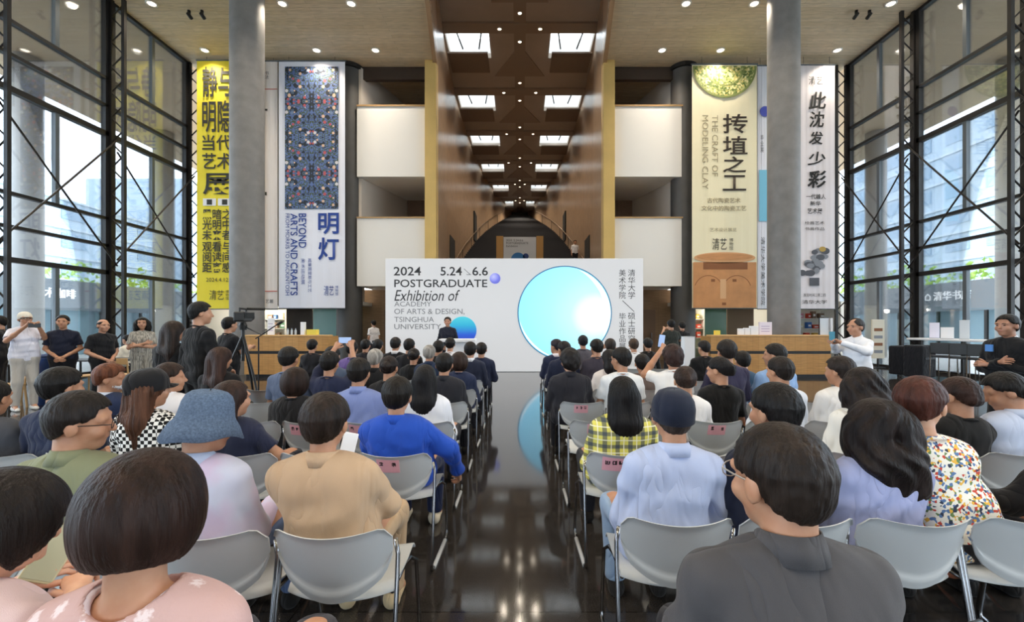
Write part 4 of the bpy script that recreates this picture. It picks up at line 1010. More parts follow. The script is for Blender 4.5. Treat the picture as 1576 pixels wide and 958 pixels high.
def disc(name, c, r, Y, mat, parent, off=.02, n=64, th=.006, a0=0, a1=2*PI):
    p = at(*c, Y); R_ = r*Y/F; L = parent.location; mb = MB()
    pts = [(R_*math.cos(a0+(a1-a0)*i/n), 0, R_*math.sin(a0+(a1-a0)*i/n)) for i in range(n if a1-a0 > 6.2 else n+1)]
    mb.prism(pts, (0, th, 0)); o = mb.build(name, mat, parent); o.location = (p.x-L.x, Y-off-th-L.y, p.z-L.z); return o
def ring(name, c, r, wd, Y, mat, parent, off=.03, a0=0, a1=2*PI, n=72, taper=False):
    p = at(*c, Y); L = parent.location; mb = MB(); k = Y/F; bm = mb.bm; vs = []
    full = a1-a0 > 6.2
    for i in range(n if full else n+1):
        t = i/n; a = a0+(a1-a0)*t; w_ = wd*(math.sin(PI*t) if taper else 1)+.02; 
        vs.append([bm.verts.new((rr*k*math.cos(a), yy, rr*k*math.sin(a))) for rr, yy in ((r, 0), (r-w_, 0), (r-w_, .006), (r, .006))])
    for i in range(n):
        a_, b_ = vs[i], vs[(i+1) % len(vs)]
        for q in range(4): bm.faces.new((a_[q], a_[(q+1) % 4], b_[(q+1) % 4], b_[q]))
    o = mb.build(name, mat, parent); o.location = (p.x-L.x, Y-off-L.y, p.z-L.z); return o
def glow(name, stops, kind='radial', centre=(0, 0, 0), scale=1.0, axis=2, strength=.6):
    m, nt, bs = new_mat(name); v = coords(nt)
    if kind == 'radial':
        d = N(nt, 'VectorMath', operation='DISTANCE'); d.inputs[1].default_value = centre; nt.links.new(v, d.inputs[0]); src = d.outputs['Value']
    else:
        sp = N(nt, 'SeparateXYZ'); nt.links.new(v, sp.inputs[0]); src = sp.outputs[axis]
    mp = N(nt, 'MapRange'); mp.inputs[1].default_value = 0 if kind == 'radial' else -scale; mp.inputs[2].default_value = scale; nt.links.new(src, mp.inputs[0])
    r = ramp(nt, stops); nt.links.new(mp.outputs[0], r.inputs['Fac']); nt.links.new(r.outputs['Color'], bs.inputs['Base Color']); nt.links.new(r.outputs['Color'], bs.inputs['Emission Color'])
    bs.inputs['Emission Strength'].default_value = strength; bs.inputs['Roughness'].default_value = .5; return m
# ------------------------------------------------------------------ the lit stage screen
SCRY = 15.1; SE = .42
M_scr = emit('lit screen white', '#dcdddf', SE); M_scrink = plain('screen dark letters', '#37393d', .6); M_scrgrey = plain('screen grey letters', '#85888d', .6)
a, b = at(593, 573, SCRY), at(990, 398, SCRY)
scr = thing('display_screen', ((a.x+b.x)/2, SCRY, 0), label='wide lit white screen with big pale blue sphere announcing the 2024 postgraduate exhibition', cat='screen'); L = scr.location
MB().box((a.x-L.x, .006, 0), (b.x-L.x, .40, b.z), bev=.01).build('cabinet', plain('screen cabinet', '#e6e6e6', .5), scr)
MB().box((a.x-L.x+.01, -.006, .02), (b.x-L.x-.01, .004, b.z-.02)).build('screen_face', M_scr, scr)
disc('blue_sphere', (869, 482), 71.5, SCRY, glow('sphere glow', [(0, '#f4fbff'), (.16, '#e8f8ff'), (.34, '#b4e9fb'), (.62, '#9fe0fa'), (1, '#8fd8fa')], 'radial', (1.02, 0, -.10), 2.4, strength=.60), scr, .014)
ring('sphere_rim', (869, 482), 72.6, 1.6, SCRY, emit('rim blue', '#3f86b0', .35), scr, .022)
ring('highlight', (869, 482), 69.5, 7.0, SCRY, emit('highlight white', '#f2fcff', .85), scr, .026, a0=-.55, a1=1.25, taper=True)
ring('lower_highlight', (869, 482), 70, 2.6, SCRY, emit('highlight white', '#f2fcff', .85), scr, .026, a0=3.3, a1=4.5, taper=True)
disc('teal_ball', (712, 509), 21.5, SCRY, glow('teal ball', [(0, '#2b2fa6'), (.35, '#2b57c4'), (.7, '#2fa5c8'), (1, '#4bbfcd')], 'linear', scale=.46, strength=.45), scr, .014)
disc('indigo_ball', (762, 429), 8.2, SCRY, glow('indigo ball', [(0, '#b7b9ee'), (.5, '#6f74cf'), (1, '#4c55bb')], 'radial', (-.05, 0, .06), .35, strength=.45), scr, .014)
for body, rect, m, kw in (('2024', (606, 411, 648, 424.5), M_scrink, dict(bold=.012)), ('5.24', (678, 411, 711, 424.5), M_scrink, dict(bold=.012)), ('6.6', (727, 411, 751, 424.5), M_scrink, dict(bold=.012)),
                          ('POSTGRADUATE', (607, 430.5, 750, 442.5), M_scrink, dict(bold=.01)), ('Exhibition of', (607, 446.5, 708, 463.5), M_scrink, dict(shear=.28)),
                          ('ACADEMY', (607, 464.5, 664, 472), M_scrgrey, {}), ('OF ARTS & DESIGN,', (607, 475.5, 715, 485), M_scrgrey, {}), ('TSINGHUA', (607, 488, 668, 496), M_scrgrey, {}), ('UNIVERSITY', (607, 499, 679, 507), M_scrgrey, {}),
                          ('清\n华\n大\n学', (966.5, 415, 977.5, 460), M_scrink, dict(line=1.0)), ('美\n术\n学\n院', (952.5, 415, 963, 460), M_scrink, dict(line=1.0)), ('硕\n士\n研\n究\n生', (966.5, 482, 977.5, 538), M_scrink, {}), ('毕\n业\n作\n品\n展', (952.5, 482, 963, 538), M_scrink, {})):
    fit('lettering', body, rect, SCRY, m, scr, .012, **kw)
def stroke(name, p, q, Y, wd, mat, parent, off=.012):
    A, B = at(*p, Y), at(*q, Y); L = parent.location; d = (B-A).normalized(); nrm = Vector((d.z, 0, -d.x))*wd*Y/F/2
    return MB().prism([A+nrm-Vector(L)-Vector((0, off, 0)), B+nrm-Vector(L)-Vector((0, off, 0)), B-nrm-Vector(L)-Vector((0, off, 0)), A-nrm-Vector(L)-Vector((0, off, 0))], (0, .004, 0)).build(name, mat, parent)
stroke('slash', (958, 463), (976, 480), SCRY, .9, M_scrink, scr); stroke('arrow', (714, 414), (724, 423), SCRY, .9, M_scrgrey, scr); stroke('arrow', (718, 423), (725, 423), SCRY, .9, M_scrgrey, scr)
# lectern in front of it
p = at(705, 523, 11.6)
t = thing('lectern', (p.x, 11.6, 0), label='white lectern in front of the speaker before the screen', cat='lectern')
MB().box((-.46, -.22, p.z-.06), (.46, .24, p.z+.02), bev=.012).build('top', M_print_white, t); MB().box((-.30, -.12, .05), (.30, .14, p.z-.05), bev=.01).build('body', M_print_white, t); MB().box((-.36, -.18, 0), (.36, .2, .06), bev=.01).build('base', M_print_white, t)
# ------------------------------------------------------------------ hanging banners
BY = 18.1
def banner(rect, mat, label, Y=BY):
    a, b = at(rect[0], rect[3], Y), at(rect[2], rect[1], Y)
    t = thing('banner', ((a.x+b.x)/2, Y, a.z), label=label, cat='banner', group='exhibition banners hanging from the ceiling'); w_ = (b.x-a.x)/2; h = b.z-a.z
    mb = MB(); bm = mb.bm; n = 24; f = []
    for i in range(n+1):
        x = -w_+2*w_*i/n; y = .004*math.sin(i*1.7)+.003*math.sin(i*.6)
        f.append([bm.verts.new((x, y+o, z)) for o in (0, .006) for z in (0, h)])
    for i in range(n):
        A, B = f[i], f[i+1]
        for q in ((0, 1), (1, 3), (3, 2), (2, 0)): bm.faces.new((A[q[0]], A[q[1]], B[q[1]], B[q[0]]))
    mb.build('cloth', mat, t)
    MB().tube([(-w_-.03, 0, h+.03), (w_+.03, 0, h+.03)], .03, 8).build('top_rod', M_alu, t); MB().tube([(-w_-.01, 0, .0), (w_+.01, 0, .0)], .022, 8).build('bottom_rod', M_alu, t)
    MB().tube([(-w_*.7, 0, h+.03), (-w_*.7, 0, ZC-a.z)], .006, 5).tube([(w_*.7, 0, h+.03), (w_*.7, 0, ZC-a.z)], .006, 5).build('cable', M_steel, t)
    return t
M_yb = plain('yellow banner cloth', '#f0dc35', .7); M_wb = plain('white banner cloth', '#e7e9f3', .7); M_cb = plain('cream banner cloth', '#efe6c4', .7); M_pb = plain('pale banner cloth', '#e9e3e6', .7)
M_navy = plain('navy print', '#1d3f8f', .7); M_brown = plain('dark brown print', '#2e2318', .7); M_tan = plain('tan print', '#9a8f70', .7); M_bk = plain('black print', '#2b2a22', .7)
t = banner((303, 94, 404, 476), M_yb, 'tall yellow banner with black block characters, partly behind the left column')
for body, rect in (('静与', (312, 103, 357, 150)), ('明隐', (312, 155, 357, 205)), ('当代', (312, 208, 357, 232)), ('艺术', (312, 236, 357, 261)), ('展', (313, 267, 357, 302)), ('都与', (360, 103, 396, 150)), ('时光', (360, 155, 396, 205))):
    fit('lettering', body, rect, BY, M_bk, t, .03, bold=.014)
for r_ in ((313, 306, 333, 317), (336, 306, 357, 317)):
    e = panel('eye_panel', r_, BY, M_print_white, t, .02); panel('pupil', ((r_[0]+r_[2])/2-4, 307.5, (r_[0]+r_[2])/2+4, 315.5), BY, M_bk, t, .03)
for k, body in enumerate(('黑暗之\n光明中\n未来者', '观看与\n阅读间\n距离感')):
    fit('lettering', body, (312, 322+50*k, 357, 370+50*k), BY, M_bk, t, .03, bold=.014, line=.95)
fit('lettering', '2024.4.12', (318, 428, 352, 434), BY, M_bk, t, .03); fit('emblem', '清艺', (323, 447, 345, 462), BY, M_bk, t, .03); fit('lettering', '博\n物\n馆', (348, 447, 353, 462), BY, M_bk, t, .03)
t = banner((386, 95, 427, 476), plain('ivory banner cloth', '#ece3dc', .7), 'narrow ivory banner strip showing between the left column and the blue white banner', BY+.08)
panel('red_rule', (404, 137, 427, 138.2), BY+.08, plain('red rule', '#c2553f', .7), t, .02); panel('red_rule', (404, 448, 427, 449.2), BY+.08, plain('red rule', '#c2553f', .7), t, .02)
panel('black_mark', (404, 168, 412, 171), BY+.08, M_bk, t, .02); panel('black_mark', (404, 296, 411, 301), BY+.08, M_bk, t, .02); fit('lettering', '书\n法', (408, 110, 414, 122), BY+.08, M_greyink, t, .02); fit('lettering', '艺展', (409, 461, 421, 467), BY+.08, M_greyink, t, .02)
t = banner((429, 95, 531, 475), M_wb, 'blue white banner with dark flower print and blue lettering, beside the left balcony')
def floral_print():
    m, nt, bs = new_mat('dark garden print'); v0 = coords(nt); sp = N(nt, 'SeparateXYZ'); nt.links.new(v0, sp.inputs[0])
    ab = N(nt, 'Math', operation='ABSOLUTE'); nt.links.new(sp.outputs[0], ab.inputs[0])                       # mirrored left to right, repeated downwards
    mo = N(nt, 'Math', operation='PINGPONG'); mo.inputs[1].default_value = 1.45; nt.links.new(sp.outputs[2], mo.inputs[0])
    cb = N(nt, 'CombineXYZ'); nt.links.new(ab.outputs[0], cb.inputs[0]); nt.links.new(mo.outputs[0], cb.inputs[2])
    vo = N(nt, 'TexVoronoi', Scale=4.6); nt.links.new(cb.outputs[0], vo.inputs['Vector']); n = N(nt, 'TexNoise', Scale=5.5, Detail=5.0); nt.links.new(cb.outputs[0], n.inputs['Vector'])
    r1 = ramp(nt, [(0, '#1d2633'), (.40, '#26302f'), (.46, '#586fa3'), (.53, '#41502f'), (.60, '#5f78a8'), (.72, '#8593a8')], 'CONSTANT'); nt.links.new(n.outputs['Fac'], r1.inputs['Fac'])
    sc = N(nt, 'SeparateColor'); nt.links.new(vo.outputs['Color'], sc.inputs[0])
    r2 = ramp(nt, [(0, '#d8b79a'), (.25, '#b5575a'), (.45, '#d7d4d6'), (.65, '#6f84a5'), (.8, '#c09a7d')], 'CONSTANT'); nt.links.new(sc.outputs[0], r2.inputs['Fac'])
    lt = N(nt, 'Math', operation='LESS_THAN'); lt.inputs[1].default_value = .30; nt.links.new(vo.outputs['Distance'], lt.inputs[0])
    mx = N(nt, 'Mix', data_type='RGBA'); nt.links.new(lt.outputs[0], mx.inputs[0]); nt.links.new(r1.outputs['Color'], mx.inputs[6]); nt.links.new(r2.outputs['Color'], mx.inputs[7]); nt.links.new(mx.outputs[2], bs.inputs['Base Color'])
    bs.inputs['Roughness'].default_value = .7; return m
A = at(480, 212, BY); o = panel('garden_print', (439, 103, 521, 322), BY, floral_print(), t, .02)
for v in o.data.vertices: v.co -= Vector((0, 0, A.z-t.location.z))
o.location = (0, 0, A.z-t.location.z)
for body, rect, rt, bd in (('明', (490, 328, 522, 361), 0, .02), ('灯', (490, 366, 522, 401), 0, .02), ('BEYOND', (460, 329, 472, 382), 1, .012), ('ARTS AND CRAFTS', (447.5, 329, 458.5, 455), 1, .012), ('FROM MORRIS TO MACKINTOSH', (440, 329, 446, 455), 1, 0), ('威廉莫里斯与工艺', (474.5, 398, 480, 450), 1, 0), ('美术运动展', (464, 398, 469.5, 438), 1, 0), ('清艺', (499, 440, 514, 455), 0, 0), ('博\n物\n馆', (516.5, 440, 521, 455), 0, 0)):
    fit('lettering', body, rect, BY, M_navy, t, .03, rot=rt, bold=bd)
t = banner((1065, 100, 1165, 475), M_cb, 'cream banner with green plate above and clay pot below, between the right columns')
def speck(name, cols, sc=14):
    m, nt, bs = new_mat(name); v = coords(nt); n = N(nt, 'TexVoronoi', Scale=sc); nt.links.new(v, n.inputs['Vector']); s = N(nt, 'SeparateColor'); nt.links.new(n.outputs['Color'], s.inputs[0])
    r = ramp(nt, [(i/len(cols), c) for i, c in enumerate(cols)], 'CONSTANT'); nt.links.new(s.outputs[0], r.inputs['Fac']); nt.links.new(r.outputs['Color'], bs.inputs['Base Color']); bs.inputs['Roughness'].default_value = .7; return m
disc('plate_print', (1115, 102), 48.5, BY, speck('plate print', ['#6f7f3e', '#c9bd6c', '#8c9a55', '#e6dca0', '#55692f', '#b9b77b']), t, .02, a0=PI, a1=2*PI, th=.004)
ring('plate_ring', (1115, 102), 49, 3, BY, plain('plate edge', '#7f8a4d', .7), t, .03, a0=PI, a1=2*PI); ring('plate_ring', (1115, 102), 31, 2, BY, plain('plate edge', '#7f8a4d', .7), t, .03, a0=PI, a1=2*PI)
for body, rect, rt, m_, bd in (('抟', (1112, 176, 1150, 206), 0, M_brown, .012), ('埴', (1112, 210, 1150, 238), 0, M_brown, .012), ('之', (1112, 241, 1148, 266), 0, M_brown, .012), ('工', (1112, 270, 1148, 294), 0, M_brown, .012), ('THE CRAFT OF', (1095.5, 178, 1104.5, 272), 1, M_tan, 0), ('MODELING CLAY', (1080.5, 178, 1089.5, 292), 1, M_tan, 0),
                              ('古代陶瓷艺术', (1088, 305, 1139, 313), 0, M_tan, .01), ('文化中的陶瓷工艺', (1079, 317, 1148, 325), 0, M_tan, .01), ('艺术设计展览', (1092, 351, 1133, 357), 0, M_tan, 0), ('清艺', (1096, 367, 1118, 385), 0, M_brown, 0), ('博\n物\n馆', (1122, 367, 1128, 385), 0, M_brown, 0)):
    fit('lettering', body, rect, BY, m_, t, .03, rot=rt, bold=bd)
M_clay = plain('clay print', '#c98f5c', .7, vary=.25, vscale=2.5); M_clayd = plain('clay print dark', '#8a5630', .7)
panel('clay_pot', (1066.5, 404, 1163.5, 474), BY, M_clay, t, .018)
def oval(name, c, rx, ry, Y, mat, parent, off=.03):
    o = disc(name, c, rx, Y, mat, parent, off); o.scale = (1, 1, ry/rx); return o
oval('pot_rim', (1115, 397), 47, 8.5, BY, plain('clay rim', '#d9a574', .7), t, .022); oval('pot_mouth', (1115, 396), 43, 5.5, BY, M_clay, t, .03); panel('pot_neck', (1082, 404, 1150, 415), BY, M_clayd, t, .024)
panel('pot_nose', (1108, 430, 1117, 460), BY, plain('clay nose', '#dcae80', .7), t, .024); 
for x in (1094, 1127): panel('pot_eye', (x, 430, x+6, 434), BY, M_clayd, t, .024)
for x in (1090, 1134): ring('pot_brow', (x, 446), 22, 1, BY, M_clayd, t, .024, a0=.3, a1=PI-.3, n=24)
panel('pot_mark', (1111, 466, 1117, 470), BY, M_clayd, t, .024)
t = banner((1166, 102, 1192, 476), plain('cool white banner cloth', '#e4e6ef', .7), 'narrow white banner strip with blue panel beside the right column', BY+.08)
disc('indigo_dot', (1177, 172), 8, BY+.08, plain('indigo dot', '#4553b5', .6), t, .02); panel('blue_panel', (1168, 262, 1190, 341), BY+.08, glow('blue print', [(0, '#1f7fb5'), (.5, '#3fa0cf'), (1, '#7cc3e0')], 'linear', scale=1.2, strength=0), t, .02)
fit('lettering', '毕\n业\n展', (1170, 208, 1175, 235), BY+.08, M_greyink, t, .02); fit('lettering', '清华大学美术学院', (1171, 365, 1177, 470), BY+.08, M_greyink, t, .02, rot=1)
t = banner((1228, 101, 1285, 476), M_pb, 'white calligraphy banner with a column of brush characters at the far right')
for body, rect, bd in (('清艺', (1244, 118, 1266, 131), 0), ('此', (1244, 142, 1271, 169), .02), ('沈', (1245, 172, 1268, 197), .02), ('发', (1244, 203, 1266, 223), .02), ('少', (1242, 234, 1270, 255), .015), ('彩', (1242, 263, 1271, 290), .025), ('一代雄人', (1240, 299, 1270, 307), .01), ('新华', (1246, 310, 1263, 317), .01), ('艺术展', (1242, 321, 1265, 330), .01), ('绘画艺术', (1238, 341, 1268, 346), 0), ('书画作品', (1238, 350, 1268, 355), 0), ('展览时间二零二四', (1236, 452, 1270, 457), 0), ('清华大学', (1234, 462, 1272, 468), 0)):
    fit('lettering', body, rect, BY, M_ink, t, .03, bold=bd, shear=.12 if 'bd' and bd >= .015 else 0)
M_inkwash = plain('grey ink wash', '#8a8d94', .7); M_inkd = plain('dark ink wash', '#55575e', .7)
rnd = random.Random(4)
for k in range(22): oval('ink_blossom', (1252+rnd.gauss(0, 9), 405+rnd.gauss(0, 12)), 4+rnd.random()*3, 3+rnd.random()*2, BY, (M_inkwash, M_inkd)[k % 2], t, .02+.0006*k)
panel('ink_pot', (1245, 428, 1260, 440), BY, M_inkd, t, .036); oval('yellow_bird', (1265, 384), 5, 4, BY, plain('ochre ink', '#b99a4d', .7), t, .036)
# ------------------------------------------------------------------ oak reception counters
def counter(x0, x1, label):
    Y = 13.4; a, b = at(x0, 503, Y), at(x1, 503, Y); t = thing('reception_counter', ((a.x+b.x)/2, Y, 0), label=label, cat='counter'); h = (b.x-a.x)/2
    MB().box((-h, 0, .80), (h, .05, 1.24)).build('upper_panel', M_oak, t); MB().box((-h, 0, .10), (h, .05, .71)).build('lower_panel', M_oak, t)
    MB().box((-h, .02, .70), (h, .09, .81)).build('shadow_gap', M_black, t); MB().box((-h+.03, .05, 0), (h-.03, .75, .10)).build('plinth', M_black, t)
    MB().box((-h, -.02, 1.24), (h, .34, 1.28), bev=.006).build('top', plain('oak top', '#d6ab70', .35), t); MB().box((-h, .05, .10), (-h+.04, .75, 1.24)).build('end_panel', M_oak, t); MB().box((h-.04, .05, .10), (h, .75, 1.24)).build('end_panel', M_oak, t)
    MB().box((-h+.04, .10, .72), (h-.04, .75, .76)).build('desk_shelf', M_oak, t)
    return t
counter(376, 505, 'oak reception counter on the left below the blue white banner'); counter(1094, 1279, 'oak reception counter on the right below the clay banner')
def onbox(name, px0, py0, px1, mat, label, cat, Y=13.55, z=1.28, depth=.12, extra=None):
    a, b = at(px0, py0, Y), at(px1, py0, Y); t = thing(name, ((a.x+b.x)/2, Y, z), label=label, cat=cat); h = (b.x-a.x)/2; H = a.z-z
    MB().box((-h, -depth/2, 0), (h, depth/2, H), bev=.006).build('body', mat, t)
    if extra: extra(t, h, H, depth)
    return t
M_lilac = plain('lilac print', '#a58fb8', .6)
def lines(t, h, H, d):
    for k in range(3): MB().box((-h*.7, -d/2-.004, H*(.25+.2*k)), (h*.6, -d/2+.001, H*(.25+.2*k)+.015)).build('print_line', M_lilac, t)
onbox('sign_stand', 412, 490, 422.5, M_print_white, 'white upright notice on the left counter beside the column', 'sign', depth=.04, extra=lines)
onbox('paper_box', 463.5, 496, 470, M_print_white, 'tall white carton on the left counter', 'box', depth=.1)
onbox('folded_cloth', 474, 507.5, 489, plain('yellow cloth', '#e8d65a', .8), 'bright yellow bundle on the left counter', 'bundle', depth=.2)
for i, px in enumerate((443, 449, 455)):
    p = at(px, 517, 13.55); bt = thing('bottle', (p.x, 13.55, 1.28), label='small clear water bottle on the left counter, %s of three' % ('leftmost', 'middle one', 'rightmost')[i], cat='bottle', group='water bottles on the left counter')
    MB().lathe([(.028, 0), (.03, .02), (.03, .13), (.012, .17), (.012, .18)], 14).build('bottle_body', plain('pale bottle', '#b9c2c9', .15), bt, True); MB().lathe([(.014, .18), (.014, .2)], 12).build('cap', plain('bottle cap', '#6f7f9a', .5), bt)
onbox('folded_cloth', 1100, 509, 1107, plain('yellow cloth', '#e8d65a', .8), 'small yellow bundle at the left end of the right counter', 'bundle', depth=.15)
for i, (p0, p1, py) in enumerate(((1136, 1144, 506), (1145, 1153, 505), (1154, 1166, 502))): onbox('paper_box', p0, py, p1, M_print_white, 'low white carton on the right counter, %s of the row' % ('leftmost', 'middle one', 'rightmost')[i], 'box')
onbox('sign_stand', 1168, 496, 1187.5, plain('pale pink card', '#ece2ec', .6), 'tall pinkish white notice on the right counter', 'sign', depth=.05, extra=lines)
onbox('desk_screen', 1262, 490, 1275, plain('pale monitor', '#cfd6dd', .3), 'pale desk monitor at the right end of the right counter', 'monitor', depth=.04, extra=lambda t, h, H, d: MB().box((-h*1.1, d/2-.01, -.0), (h*1.1, d/2+.02, H*1.05)).build('bezel', M_black, t))
onbox('sign_stand', 1277.5, 490, 1279, M_print_white, 'thin white card at the right end of the right counter', 'sign', depth=.16)
p = at(1058.5, 519, 12.2); t = thing('display_plinth', (p.x, 12.2, 0), label='narrow white display plinth beyond the raised phone', cat='plinth'); MB().box((-.14, -.14, 0), (.14, .14, p.z), bev=.006).build('body', M_print_white, t); MB().box((-.15, -.15, p.z), (.15, .15, p.z+.015)).build('top', plain('grey plinth top', '#c3c7c9', .5), t)
p = at(1351, 492, 16.6); t = thing('information_board', (p.x, 16.6, 0), label='tall cream information board standing by the right corner glass', cat='sign')
MB().box((-.23, -.03, .35), (.23, .03, p.z), bev=.008).build('panel', plain('cream board', '#e2d9c4', .6), t); MB().box((-.2, -.12, 0), (.2, .12, .03)).tube([(0, 0, .03), (0, 0, .36)], .03, 8).build('foot', M_steel, t)
for k in range(4): MB().box((-.16, -.036, .55+k*.27), (.15, -.029, .66+k*.27)).build('print_line', (M_inkwash, M_clayd)[k % 2], t)
# ------------------------------------------------------------------ museum shop behind the banners
for sgn, side in ((-1, 'left'), (1, 'right')):
    a, b = sorted((sgn*6.72, sgn*13.7))
    tag(MB().box((a, 19.3, 2.45), (b, 23, 2.6)).build('ceiling_shop_'+side, M_white), kind='structure'); tag(MB().box((a, 23, 0), (b, 23.2, 2.6)).build('wall_shop_'+side, plain('shop wall', '#e6e4da', .6)), kind='structure')
    tag(MB().box((sgn*13.7-.1, 19, 0), (sgn*13.7+.1, 23, 2.6)).build('wall_shop_side_'+side, plain('shop wall', '#e6e4da', .6)), kind='structure')
    for x in (8, 10, 12):
        l = bpy.data.lights.new('shop_fill_light', 'POINT'); l.energy = 45; l.shadow_soft_size = .15; l.color = (1, .93, .82); o = bpy.data.objects.new('shop_fill_light', l); C.objects.link(o); o.location = (sgn*x, 21.2, 2.3)  # unseen point lamps without fixtures, added to brighten the shop recess
M_teal = plain('green tinted glass', '#9cc9bd', .12); M_shelfw = plain('shop shelf white', '#eceade', .5)
a, b = at(482, 503, 20), at(532, 503, 20); tag(MB().box((a.x, 20, 0), (b.x, 20.04, 2.44)).build('window_shop_left', M_teal), kind='structure')
a, b = at(441, 503, 20.5), at(481, 503, 20.5); tag(MB().box((a.x, 20.5, 0), (b.x, 20.6, 2.44)).build('door_7', M_dark), kind='structure')  # dark slab painted for the shade of the open shop doorway
a, b = at(1085, 503, 20), at(1118, 503, 20); tag(MB().box((a.x, 20, 0), (b.x, 20.04, 2.44)).build('window_shop_right', plain('dark green glass', '#5f8a6c', .12)), kind='structure')
a, b = at(1119, 503, 20.4), at(1160, 503, 20.4); tag(MB().box((a.x, 20.4, 0), (b.x, 20.5, 2.44)).build('door_8', plain('brown shop door', '#7d6346', .5)), kind='structure')
def shelf(px0, px1, Y, label, seed, labg):
    a, b = at(px0, 503, Y), at(px1, 503, Y); t = thing('display_shelf', ((a.x+b.x)/2, Y, 0), label=label, cat='shelf'); h = (b.x-a.x)/2; rnd = random.Random(seed)
    MB().box((-h, .3, 0), (h, .34, 2.35)).build('back', M_shelfw, t)
    for s in (-1, 1): MB().box((s*h-.03, 0, 0), (s*h+.03, .32, 2.35)).build('side', M_shelfw, t)
    k = 0
    for z in (.5, 1.0, 1.45, 1.9):
        MB().box((-h, 0, z-.03), (h, .32, z)).build('board', M_shelfw, t)
        x = -h+.15; c = 0
        while x < h-.2 and z > .9:
            w_ = rnd.uniform(.12, .26); hh = rnd.uniform(.16, .32); col = rnd.choice(['#c2452f', '#3f6fb5', '#e3d9b8', '#d9b04a', '#5d8a68', '#e9e4e0', '#8a6f5a', '#cf8f9d']); c += 1
            g = thing('gift_box', (t.location.x+x+w_/2, Y+.14, z), label='small boxed gift on the %s, %s shelf up, item %d from the left' % (labg, {1.0: 'second', 1.45: 'third', 1.9: 'top'}[z], c), cat='box', group='goods on the '+labg)
            MB().box((-w_/2, -.1, 0), (w_/2, .1, hh), bev=.008).build('carton', plain('carton '+col, col, .6), g); MB().box((-w_*.3, -.104, hh*.3), (w_*.3, -.099, hh*.6)).build('paper_label', M_print_white, g)
            x += w_+rnd.uniform(.05, .2)
    return t
shelf(1224, 1276, 20.0, 'white shop shelf full of goods seen right of the right column', 3, 'right shop shelf'); shelf(1068, 1084, 21.6, 'narrow white shop shelf left of the dark green glass', 5, 'narrow shop shelf'); shelf(406, 439, 21.8, 'white shop shelf seen between the left column and the dark doorway', 8, 'left shop shelf')
# ------------------------------------------------------------------ cafe furniture along the glass
M_lw = plain('light wood', '#c59f6c', .5); M_dt = plain('dark table top', '#3a3836', .45)
def table(x, y, label, top=M_dt, h=.74, r=(.55, .35)):
    t = thing('cafe_table', (x, y, 0), label=label, cat='table'); MB().box((-r[0], -r[1], h-.04), (r[0], r[1], h), bev=.01).build('table_top', top, t)
    for sx_ in (-1, 1):
        for sy in (-1, 1): MB().tube([(sx_*(r[0]-.08), sy*(r[1]-.08), 0), (sx_*(r[0]-.08), sy*(r[1]-.08), h-.03)], .022, 8).build('leg', M_steel, t)
    return t
def wood_chair(x, y, rz, label):
    t = thing('wooden_chair', (x, y, 0), rz, label, 'chair', 'light wooden cafe chairs on the left'); MB().box((-.2, -.2, .43), (.2, .2, .46), bev=.012).build('seat', M_lw, t)
    for sx_ in (-1, 1):
        MB().tube([(sx_*.17, .17, 0), (sx_*.17, .17, .44)], .018, 8).build('leg', M_lw, t); MB().tube([(sx_*.19, -.21, 0), (sx_*.17, -.18, .45), (sx_*.17, -.23, .82)], .018, 8).build('leg', M_lw, t)
    MB().box((-.19, -.24, .68), (.19, -.215, .82), bev=.01).build('backrest', M_lw, t); return t
def q(px, Y): p = at(px, 503, Y); return p.x, Y
table(*q(66, 10.6), 'dark cafe table behind the person in white cap'); table(*q(137, 10.9), 'dark cafe table between the navy and black shirted standing people'); table(*q(2, 9.7), 'dark cafe table at the left picture edge'); table(*q(199, 11.2), 'dark cafe table in front of the seated person in cream')
for px, Y, rz, lab in ((62, 9.6, .3, 'light wooden chair just right of the white cap person'), (128, 9.9, -.4, 'light wooden chair between the navy and black shirts'), (192, 10.2, .2, 'light wooden chair right of the black shirted standing person'), (12, 8.4, 2.6, 'light wooden chair at the left picture edge')): wood_chair(*q(px, Y), rz, lab)
x, y = q(79, 8.9); t = thing('waste_bin', (x, y, 0), label='blue bin behind the person with hands clasped', cat='bin'); MB().lathe([(.2, 0), (.24, .9), (.25, .92)], 24).build('body', plain('blue bin', '#2b4a85', .5), t, True); MB().lathe([(.25, .92), (.22, .98), (.02, 1.0)], 24).build('lid', plain('dark blue lid', '#1f3563', .5), t, True)
# bar table with black chairs along the right glass
t = thing('bar_table', (12.35, 12.5, 0), label='long white bar table along the right glass wall', cat='table'); MB().box((-.28, -1.3, 1.12), (.28, 1.5, 1.18), bev=.01).build('table_top', M_print_white, t)
for y in (-1.1, 0, 1.3): MB().box((-.03, y-.03, 0), (.03, y+.03, 1.12)).build('leg', M_steel, t)
def bar_chair(x, y, rz, label):
    t = thing('bar_chair', (x, y, 0), rz, label, 'chair', 'black bar chairs along the right glass'); MB().box((-.21, -.2, .70), (.21, .2, .76), bev=.02).build('seat', M_black, t); MB().box((-.21, -.23, .80), (.21, -.18, 1.10), bev=.02).build('backrest', M_black, t)
    for sx_ in (-1, 1):
        MB().tube([(sx_*.2, -.2, 1.0), (sx_*.21, -.22, .02)], .012, 6).build('leg', M_chrome, t); MB().tube([(sx_*.2, .18, .72), (sx_*.22, .24, .02)], .012, 6).build('leg', M_chrome, t)
    MB().tube([(-.21, .2, .28), (.21, .2, .28)], .01, 6).build('foot_rest', M_chrome, t); return t
